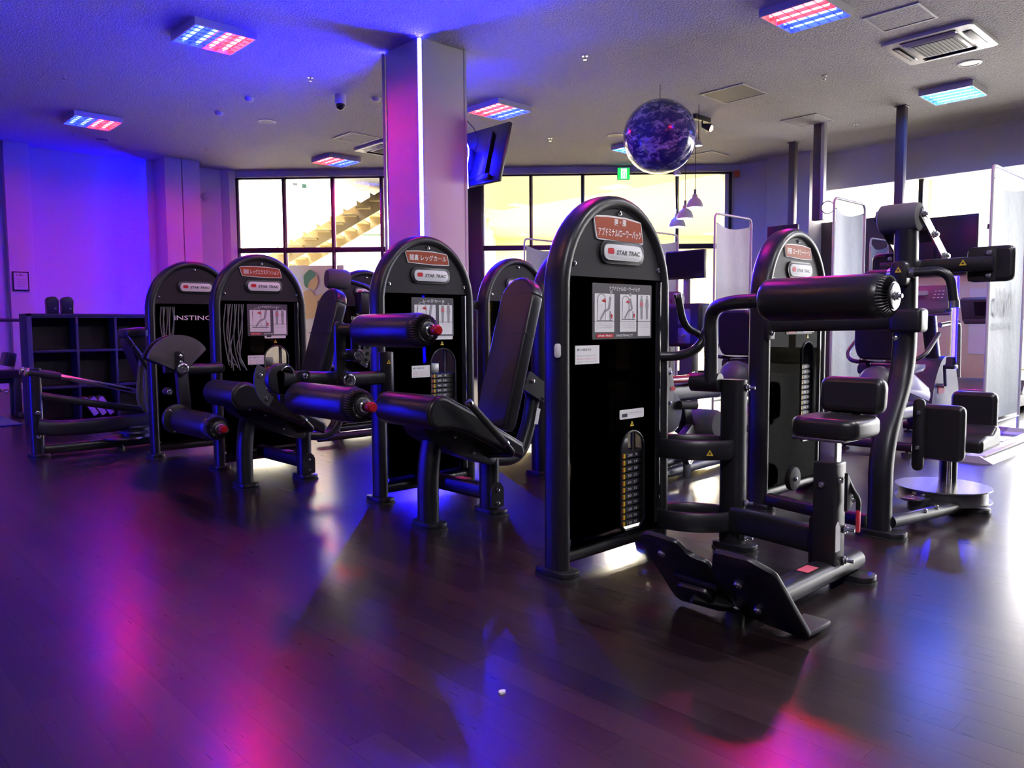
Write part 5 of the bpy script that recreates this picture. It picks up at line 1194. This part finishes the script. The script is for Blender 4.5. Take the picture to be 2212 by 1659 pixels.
# ---------------------------------------------------------------- machines standing behind
m6 = empty('arm_machine', (3.9, 6.3, 0), 'black machine seen behind the leg extension backrest, with a foam pad arm', 'gym machine', 'black strength machines')
tower(m6, 3.68, 6.26, None, None, None, (0.2, 10), back=True, notes=False, instinct=True)
B().lathe([(.03, 0), (.075, .004), (.088, .03), (.088, .17), (.075, .20), (.03, .206)], (3.50, 6.05, 1.425), (.97, -.22, -.04), 28).out('foam_pad', 'foam', m6)
B().tube(fillet([(3.68, 6.0, 1.41), (3.86, 5.96, 1.36), (3.98, 6.0, 1.30)], .06), .02, n=12).out('pad_arm', 'black_metal', m6)
B().box((3.92, 6.06, 1.22), (.20, .12, .20), None, .02).out('arm_block', 'black_metal', m6)
B().cyl((3.80, 6.06, 1.115), (4.06, 6.06, 1.11), .020, 12).out('cross_bar', 'brushed', m6)
B().cyl((3.3, 5.9, .06), (4.0, 5.9, .06), .032, 12).out('floor_tube', 'black_metal', m6)
m7 = empty('chest_machine', (4.2, 4.5, 0), 'black machine tower directly behind the leg curl backrest', 'gym machine', 'black strength machines')
tower(m7, 3.93, 4.48, None, None, None, (0.2, 12), back=True, notes=False)
B().box((3.80, 4.52, 1.16), (.26, .06, .07), None, .01).out('side_arm', 'black_metal', m7)
m8 = empty('back_row_machine', (4.1, 3.2, 0), 'black machine with red knob bar and grey foam roller, seen through the abdominal machine', 'gym machine', 'black strength machines')
tower(m8, 3.68, 3.64, None, None, None, (0.2, 12), back=True, notes=False)
B().cyl((4.04, 2.90, .655), (4.36, 2.90, .650), .026, 16).out('knob_bar', 'red_knob', m8)
B().lathe([(.025, 0), (.04, .01), (.045, .035), (.038, .055), (0, .06)], (4.35, 2.90, .65), (1, 0, -.05), 20).out('knob', 'red_knob', m8)
B().tube([(4.02, 2.95, .56), (4.4, 2.95, .56), (4.75, 2.95, .56)], .035, .06, (0, 1, 0), 14, 3).out('lever_beam', 'black_metal', m8)
cp = B().prism(roundpoly([(4.02, .72), (4.10, .74), (4.13, .62), (4.12, .50), (4.04, .48), (4.0, .60)], .02), (0, 2.88, 0), X_, Z_, .012, .002).out('cam_plate', 'console_grey', m8)
B().prism(rrect(.05, .028, .012), (4.115, 2.872, .60), X_, Z_, .002).out('cam_logo', 'letter_red', cp)
for z in ((4.08, .70), (4.08, .51)): bolt(cp, (z[0], 2.872, z[1]), r=.013)
B().tube([(4.12 + .12 * math.cos(a), 2.9, .42 + .10 * math.sin(a)) for a in [PI + k * PI / 12 for k in range(13)]], .008, n=8).out('cable_loop', 'chrome', m8)
B().cyl((4.10, 2.94, .45), (4.10, 2.88, .45), .13, 28, bev=.006).out('cam_wheel', 'rubber', m8)
B().cyl((4.18, 2.87, .49), (4.32, 2.84, .48), .028, 14).out('stub_roller', 'rubber', m8)
B().lathe([(.04, 0), (.085, .004), (.098, .03), (.098, .30), (.085, .33), (.04, .334)], (4.62, 3.18, .325), (0, -1, 0), 30).out('foam_roller', 'foam', m8)
B().prism(roundpoly([(4.36, .58), (4.44, .58), (4.55, .16), (4.47, .14)], .01), (0, 3.0, 0), X_, Z_, .05, .004).out('drop_arm', 'black_metal', m8)
B().prism(roundpoly([(4.12, .14), (4.42, .34), (4.46, .26), (4.16, .08)], .01), (0, 2.95, 0), X_, Z_, .05, .004).out('drop_arm', 'black_metal', m8)
B().prism(rrect(.07, .20, .012), (4.26, 2.86, .03 + .085), X_, Z_, .012, .002).out('link_plate', 'panel_grey', m8)
hub(m8, (4.255, 2.875, .125), .026)
B().cyl((4.0, 2.92, .12), (4.26, 2.92, .125), .03, 14).out('link_tube', 'black_metal', m8)
B().tube([(4.1, 2.95, .045), (4.6, 2.97, .05), (5.1, 3.0, .05)], .04, .034, (0, 1, 0), 14, 3).out('base_tube', 'black_metal', m8)
B().box2((4.30, 3.02, .05), (4.85, 3.12, .075), .003).out('tread', 'panel_grey', m8)
# ================================================================ SCREENS AND CARDIO MACHINES
def screen(x, y, lab, w=0.75, h=2.2, print_=False, slack=0.03):
    r = empty('banner_screen', (x + w / 2, y, 0), lab, 'screen', 'white banner screens')
    B().tube(fillet([(x, y, .06), (x, y, h), (x + w, y, h), (x + w, y, .06)], .07, 6), .0125, n=10).out('tube_frame', 'white_tube', r)
    b = B(); nx, nz = 14, 10; g_ = []
    for j in range(nz + 1):
        row = []
        for i in range(nx + 1):
            s, t = i / nx, j / nz
            zt = h - .09 - .05 * math.sin(PI * s) * (1 if t > .99 else t)
            zz = .20 + (zt - .20) * t
            row.append(b.bm.verts.new((x + .035 + (w - .07) * s, y + slack * math.sin(PI * s) * (.4 + .6 * t) + .0025 * math.sin(s * 13 + t * 3), zz)))
        g_.append(row)
    for j in range(nz):
        for i in range(nx): b.bm.faces.new((g_[j][i], g_[j][i + 1], g_[j + 1][i + 1], g_[j + 1][i]))
    cl_ = b.out('banner_cloth', 'banner', r, angle=180); so = cl_.modifiers.new('thick', 'SOLIDIFY'); so.thickness = .002
    B().cyl((x, y, .17), (x + w, y, .17), .010, 10).out('lower_bar', 'white_tube', r)
    for xx in (x, x + w):
        B().prism(roundpoly([(-.02, .06), (.02, .06), (.03, .02), (.06, .0), (-.06, .0), (-.03, .02)], .004), (xx, y, 0.0), X_, Z_, .30, .003).out('foot_bar', 'white_tube', r)
    for zz, (dx_, s) in ((h - .1, (.03, 1)), (h - .1, (w - .03, -1))): B().sph((x + dx_, y - .004, zz), .009, 8, 6).out('eyelet', 'chrome', r)
    if print_:
        B().prism(roundpoly([(-.14, 0), (.14, 0), (.05, .05), (-.05, .05)], .006), (x + .28, y - .17, 0), V((0, 1, 0)), Z_, 2.3, .003).out('base_bar', 'white_tube', r)
        for k in (-.06, .03): B().box((x + .28, y - .17 + k, .048), (2.2, .035, .012), None, .003).out('base_rib', 'plastic_white', r)
        def mirror(s_, cx_, cz_, ww, hh): letters('lettering', s_, (x + cx_, y - .008, cz_), -ww, hh, 'banner_print', r, bold=.0)
        mirror('NiiVo', w * .42, 1.17, .60, .24); mirror('FITNESS', w * .42, .97, .58, .055); mirror('TRAINING', w * .30, 1.38, .32, .05)
    return r
screen(7.42, 4.66, 'white banner screen on a tube frame right of the black monitor', .76)
screen(7.38, 3.34, 'white banner screen between the two towers at right, lit by the windows', .70)
screen(7.07, 1.93, 'large white banner screen cut by the right edge, with mirrored lettering', 1.0, 2.25, True)
screen(11.25, 4.56, 'small distant white banner screen left of the rotary torso post', .62)
screen(7.54, 7.72, 'pale banner screen showing left of the abdominal machine tower', .80)
screen(7.95, 6.12, 'pale banner screen showing right of the abdominal machine tower', .90)
def recumbent(x, y, lab, m=None):
    """recumbent exercise bike facing +x, rear of its seat towards the camera"""
    r = empty('recumbent_bike', (x, y, 0), lab, 'exercise bike', 'recumbent exercise bikes')
    B().tube(fillet([(x - .05, y, .32), (x + .5, y, .26), (x + 1.0, y, .30)], .2), .075, .06, (0, 1, 0), 18, 3).out('frame_rail', 'machine_silver', r)
    B().lathe([(0, 0), (.05, .004), (.09, .02), (.12, .05), (.135, .10), (.135, .20), (.11, .26), (.05, .30), (0, .305)], (x - .13, y, .57), (.96, .0, -.28), 24).out('rear_cover', 'console_grey', r)
    B().prism(roundpoly([(-.02, .62), (.10, .66), (.62, .46), (.62, .36), (.0, .50)], .03), (x, y - .05, 0), X_, Z_, .26, .03, 3).out('seat_rail_cover', 'machine_silver', r)
    bk = B().pad(roundpoly([(-.17, .0), (.17, .0), (.20, .10), (.18, .36), (.12, .42), (-.12, .42), (-.18, .36), (-.20, .10)], .05), (x + .06, y, .72), V((0, -1, 0)), V((-.18, 0, .98)).normalized(), .06, .02).out('seat_back', 'black_vinyl', r)
    hl = B().prism(roundpoly([(-.05, 0), (.05, 0), (.06, .12), (-.06, .12)], .02), (x + .025, y, 1.0), V((0, -1, 0)), V((-.18, 0, .98)).normalized(), .062).out('back_cutout', 'machine_grey', bk)
    B().tube(fillet([(x + .40, y - .30, .92), (x + .12, y - .30, .76), (x + .02, y - .22, .70), (x + .02, y + .22, .70), (x + .12, y + .30, .76), (x + .40, y + .30, .92)], .10, 6), .017, n=12).out('seat_handlebar', 'black_metal', r)
    B().prism(roundpoly([(-.02, 0), (.36, .02), (.40, .07), (.0, .09)], .03), (x + .08, y, .60), X_, Z_, .38, .02, 3).out('seat', 'black_vinyl', r)
    for s in (-.10, .10): B().cyl((x + .04, y + s, .70), (x + .10, y + s * .8, .56), .018, 10).out('seat_strut', 'black_metal', r)
    hsg = B().prism(roundpoly([(.86, .10), (1.55, .10), (1.60, .40), (1.42, .70), (1.15, .72), (.95, .50)], .12, 6), (x, y, 0), X_, Z_, .20, .03, 3).out('drive_housing', 'machine_grey', r)
    B().prism(rrect(.15, .06, .015), (x + 1.12, y - .102, .42), X_, Z_, .006).out('logo_plate', 'letter_red', hsg)
    B().tube([(x + 1.22, y, .65), (x + 1.12, y, .90), (x + 1.05, y, 1.12)], .055, .045, (0, 1, 0), 16, 4).out('console_mast', 'black_metal', r)
    cn = B().prism(roundpoly([(-.20, -.02), (.20, -.02), (.17, .22), (-.17, .22)], .03), (x + 1.0, y, 1.12), V((0, -1, 0)), V((.5, 0, .86)).normalized(), .07, .015, 3).out('console', 'console_grey', r)
    B().prism(rrect(.12, .045, .02), V((x + .975, y + .04, 1.26)), V((0, -1, 0)), V((.5, 0, .86)).normalized(), .01).out('display', 'lcd', cn)
    for i in range(3):
        for j in range(3): B().box(V((x + .972 + .016 * j, y - .07 - .03 * i, 1.22 + .028 * j)), (.012, .014, .008)).out('console_key', 'white_label', cn)
    B().box((x + .98, y, 1.10), (.10, .34, .05), None, .02).out('tray', 'machine_grey', r)
    B().tube([(x + .90, y - .22, 1.08), (x + .95, y, 1.07), (x + .90, y + .22, 1.08)], .014, n=8).out('console_bar', 'brushed', r)
    B().cyl((x + 1.08, y - .14, .46), (x + 1.08, y + .14, .46), .02, 10).out('crank_axle', 'chrome', r)
    for s, dz in ((-1, .17), (1, -.17)):
        pe = B().box((x + 1.02, y + s * .20, .46 + dz), (.11, .09, .035), None, .01).out('pedal', 'black_metal', r)
        B().tube([(x + .97, y + s * .20, .46 + dz), (x + 1.0, y + s * .20, .54 + dz), (x + 1.06, y + s * .20, .54 + dz), (x + 1.08, y + s * .20, .46 + dz)], .006, .028, (1, 0, 0), 8, 4).out('pedal_strap', 'rubber', pe)
        B().cyl((x + 1.08, y + s * .145, .46), (x + 1.03, y + s * .15, .46 + dz), .013, 8).out('crank', 'black_metal', r)
    for xx in (-.02, 1.35):
        B().tube([(x + xx, y - .28, .06), (x + xx, y, .06), (x + xx, y + .28, .06)], .035, .03, (0, 0, 1), 12, 3).out('stabiliser', 'black_metal', r)
        for s in (-1, 1): B().lathe([(.04, 0), (.04, .012), (.012, .018), (.012, .05)], (x + xx, y + s * .24, 0), (0, 0, 1), 14).out('levelling_foot', 'rubber', r)
    B().cyl((x + 0.0, y, .06), (x + .0, y, .32), .04, 12).out('rear_leg', 'black_metal', r)
    return r
recumbent(6.25, 2.45, 'recumbent exercise bike right of the small seat, black seat back towards us')
recumbent(6.40, 3.78, 'recumbent exercise bike half hidden between the abdominal machine post and rotary tower')

def treadmill(x, y, lab):
    r = empty('treadmill', (x, y, 0), lab, 'treadmill', 'treadmills by the windows')
    B().box2((x - .9, y - .36, .06), (x + .9, y + .36, .20), .02).out('deck', 'machine_grey', r)
    for fx in (-.8, .8):
        for s in (-.3, .3): B().cyl((x + fx, y + s, 0), (x + fx, y + s, .08), .035, 12).out('levelling_foot', 'rubber', r)
    B().box2((x - .88, y - .25, .20), (x + .5, y + .25, .206)).out('belt', 'rubber', r)
    B().prism(roundpoly([(.45, .20), (.95, .20), (.9, .34), (.6, .36)], .05), (x, y, 0), X_, Z_, .74, .02).out('motor_cover', 'machine_silver', r)
    for s in (-1, 1):
        B().tube(fillet([(x + .75, y + s * .36, .2), (x + .70, y + s * .36, 1.02), (x + .05, y + s * .36, .98)], .10), .025, .03, n=12).out('handrail', 'machine_silver', r)
    cn = B().box((x + .74, y, 1.16), (.08, .70, .30), Matrix.Rotation(math.radians(-25), 3, 'Y'), .02).out('console', 'console_grey', r)
    B().box((x + .695, y, 1.17), (.01, .40, .18), Matrix.Rotation(math.radians(-25), 3, 'Y')).out('display', 'screen_dark', cn)
    B().box((x + .78, y, 1.02), (.16, .64, .06), None, .02).out('tray', 'machine_grey', r)
treadmill(9.6, 2.75, 'treadmill beyond the recumbent bike near the right banner screen')
treadmill(9.6, 1.15, 'treadmill at the right edge behind the large banner screen')
treadmill(9.3, 4.05, 'treadmill behind the lit banner screens')
# black monitor on a stand, note holder
r = empty('monitor', (7.35, 4.95, 0), 'black flat monitor on a grey stand left of a white banner screen', 'monitor')
ROTm = Matrix.Rotation(math.radians(0), 3, 'Z')
B().box((7.3, 4.945, 1.66), (.05, .50, .31), None, .008).out('housing', 'tv_black', r)
B().box((7.272, 4.945, 1.665), (.004, .47, .27)).out('screen', 'screen_dark', r)
B().box((7.33, 4.945, .78), (.05, .07, 1.5), None, .008).out('stand', 'machine_silver', r)
B().box((7.33, 4.945, .02), (.24, .24, .04), None, .01).out('base', 'machine_silver', r)
r = empty('console_unit', (6.75, 4.85, 0), 'grey cardio console with a paper note standing below the black monitor', 'console')
cn = B().prism(roundpoly([(-.24, 0), (.24, 0), (.18, .34), (-.18, .34)], .04), (6.75, 4.86, 1.02), V((0, -1, 0)), V((.35, 0, .94)).normalized(), .07, .015, 3).out('console', 'console_grey', r)
B().prism(rrect(.26, .10, .01), (6.73, 4.86, 1.22), V((0, -1, 0)), V((.35, 0, .94)).normalized(), .012).out('display', 'screen_dark', cn)
B().tube(fillet([(6.55, 5.04, 1.03), (6.62, 4.86, 1.04), (6.55, 4.68, 1.03)], .06), .016, n=8).out('grip_bar', 'brushed', r)
B().box((6.85, 4.86, .55), (.12, .10, 1.0), None, .02).out('mast', 'machine_grey', r)
B().box((6.88, 4.86, .06), (.5, .3, .12), None, .03).out('base', 'machine_grey', r)
pn_ = B().box((6.80, 5.02, 1.50), (.006, .22, .19), None).out('paper_note', 'paper', r)
for q in ((-.05, .0), (.05, .0)): B().box((6.796, 5.02 + q[0], 1.49), (.002, .06, .06)).out('note_print', 'figure_grey', pn_)
letters('lettering', 'お知らせ', (6.7955, 5.02, 1.565), .16, .025, 'letter_dark', pn_, V((0, -1, 0)), Z_)
r = empty('storage_box', (6.4, 4.4, 0), 'black rounded equipment box with two grey plates, below the black monitor', 'box')
B().box((6.5, 4.37, 1.0), (.24, .44, .42), None, .04, 4).out('housing', 'tv_black', r)
for z in (1.08, .90): 
    pl_ = B().prism(rrect(.14, .15, .02), (6.378, 4.33, z), V((0, -1, 0)), Z_, .006, .001).out('cover_plate', 'machine_silver', r)
    bolt(pl_, (6.374, 4.33, z), (-1, 0, 0), .02)
B().box((6.52, 4.37, .42), (.12, .16, .80), None, .02).out('pedestal', 'machine_grey', r)
B().box((6.52, 4.37, .02), (.3, .3, .04), None, .01).out('base', 'machine_grey', r)
# cream partition with a black cabinet on top, behind the right machine
r = empty('partition', (12.9, 4.0, 0), 'cream partition behind the rotary torso machine, with a white poster', 'partition')
B().box2((12.75, 3.3, 0), (13.1, 4.75, 1.72), .006).out('panel', 'hall_cream', r)
B().box2((12.742, 3.36, .55), (12.75, 3.72, 1.5)).out('poster_sheet', 'poster_white', r)
r = empty('black_cabinet', (12.9, 4.1, 1.72), 'black cabinet on the cream partition behind the chest pads of the rotary torso machine', 'cabinet')
B().box2((12.68, 3.62, 1.72), (13.1, 4.75, 2.58), .01).out('carcass', 'tv_black', r)
for a, b_ in ((3.64, 4.16), (4.2, 4.73)): B().box2((12.666, a, 1.75), (12.682, b_, 2.55), .004).out('door', 'tv_black', r)
r = empty('side_monitor', (9.0, 4.85, 0), 'black monitor edge on, right of the rotary torso tower', 'monitor')
B().box((9.15, 4.78, 1.95), (.05, .40, .55), None, .01).out('housing', 'tv_black', r)
B().box((9.18, 4.78, .84), (.05, .06, 1.68), None, .01).out('stand', 'machine_grey', r)
B().box((9.18, 4.78, .02), (.4, .4, .04), None, .01).out('base', 'machine_grey', r)

# ================================================================ LEFT SIDE: SHELF, BENCH, MAT, NOTICE
sh = empty('cube_shelf', (2.6, 9.3, 0), 'black open cube shelf against the blue lit wall at left', 'shelf')
sx0, sx1, sy0, sy1 = 1.86, 3.43, 9.15, 9.48; zs = [.03, .395, .775, 1.135]; xsn = [1.90, 2.32, 2.70, 3.07, 3.41]
B().box2((sx0, sy0, 0), (sx0 + .045, sy1, 1.165), .003).out('side_panel', 'shelf_side', sh)
B().box2((sx1, sy0, 0), (sx1 + .045, sy1, 1.165), .003).out('side_panel', 'shelf_side', sh)
B().box2((sx0 + .045, sy1 - .012, 0), (sx1, sy1, 1.13)).out('back_panel', 'shelf_black', sh)
for z in zs: B().box2((sx0 + .045, sy0 + .005, z - .014), (sx1, sy1 - .012, z + .014), .002).out('shelf_board', 'shelf_black', sh)
B().box2((sx0, sy0, 1.137), (sx1 + .045, sy1, 1.165), .003).out('top_board', 'shelf_black', sh)
for x in xsn[1:4]: B().box2((x - .012, sy0 + .004, .03), (x + .012, sy1 - .012, 1.135), .002).out('divider', 'shelf_black', sh)
for k, x in enumerate((2.395, 2.475, 2.555)):
    rt = Matrix.Rotation(math.radians(-32), 3, 'Y')
    B().box((x + .03, 9.27, .045 + .125), (.055, .16, .22), rt, .006).out('patterned_block', 'card_pink', None, origin=(x, 9.27, .045), label=('leftmost', 'middle', 'rightmost')[k] + ' of three pink patterned blocks leaning in the bottom of the cube shelf', cat='block', group='pink blocks in the shelf')
for k, x in enumerate((2.13, 2.27)):
    b = B().prism(roundpoly([(-.055, 0), (.055, 0), (.055, .16), (.02, .18), (-.02, .18), (-.055, .16)], [0, 0, .04, .03, .03, .04], 5), (x, 9.30, 1.165), X_, Z_, .10, .012, 3)
    h = empty('rounded_block', (x, 9.30, 1.165), ('left', 'right')[k] + ' one of two rounded black blocks standing on top of the cube shelf', 'block', 'black blocks on the shelf')
    b.out('body', 'tv_black', h); B().cyl((x + .02, 9.249, 1.22), (x + .02, 9.243, 1.22), .010, 12).out('button', 'machine_silver', h)
# training bench at far left edge
be = empty('weight_bench', (1.9, 10.4, 0), 'black padded weight bench cut by the left edge behind the shelf', 'bench')
B().prism(rrect(1.1, .30, .05), (1.62, 10.45, .50), X_, Y_, .08, .02, 3).out('pad', 'black_vinyl', be)
B().box((1.95, 10.6, .66), (.10, .34, .16), Matrix.Rotation(math.radians(12), 3, 'Y'), .02).out('head_pad', 'black_vinyl', be)
for x, y in ((1.98, 10.35), (1.98, 10.58), (1.3, 10.45)): B().box((x, y, .24), (.07, .07, .46), None, .008).out('leg', 'black_metal', be)
B().box((1.7, 10.45, .42), (.9, .10, .06), None, .01).out('frame_rail', 'black_metal', be)
for y in (10.3, 10.6): B().sph((1.86, y, .30), .02, 10, 8).out('knob', 'chrome', be)
B().box((2.0, 10.45, .03), (.08, .5, .05), None, .01).out('foot_bar', 'black_metal', be)
B().box2((-.6, 9.45, 0.0), (1.84, 12.4, 0.014), .004).out('floor_mat', 'blue_mat', None, origin=(.6, 10.9, 0), label='blue exercise mat on the floor left of the cube shelf', cat='mat')
ra = empty('wall_rail', (1.4, 12.2, 0), 'long thin black horizontal bar behind the cube shelf at left', 'rail')
B().cyl((0.6, 12.2, 1.13), (2.62, 12.2, 1.13), .022, 12).out('bar', 'black_metal', ra)
for x in (.8, 2.55): B().cyl((x, 12.2, 0), (x, 12.2, 1.13), .025, 12).out('upright', 'black_metal', ra)
# framed notice on the left pilaster
nf = empty('framed_notice', (3.03, 15.18, 1.6), 'small dark framed notice on the pale pilaster at far left', 'frame')
B().box((3.03, 15.165, 1.81), (.24, .03, .32), None, .004).out('frame', 'tv_black', nf)
pp = B().box((3.03, 15.148, 1.81), (.20, .004, .28)).out('sheet', 'paper', nf)
letters('lettering', 'お願い', (3.03, 15.1455, 1.91), .14, .04, 'letter_dark', pp)
for k in range(4): letters('lettering', 'マシンは譲り合って使いましょう', (3.03, 15.1455, 1.84 - .04 * k), .16, .016, 'letter_dark', pp)
# scrap of paper on the floor
B().prism(roundpoly([(-.012, -.006), (.006, -.008), (.013, .002), (.002, .010), (-.010, .006)], .003), (1.39, 1.52, .003), X_, Y_, .006, .001).out('paper_scrap', 'paper', None, origin=(1.39, 1.52, 0), label='tiny white paper scrap lying on the dark floor', cat='scrap')
# thin led strip glowing beside the treadmills
led('led_strip', 8.25, 2.54, -k7, -k7, .0, 1.45, 'thin blue glowing upright strip just left of the large right banner screen', 'led_wall')
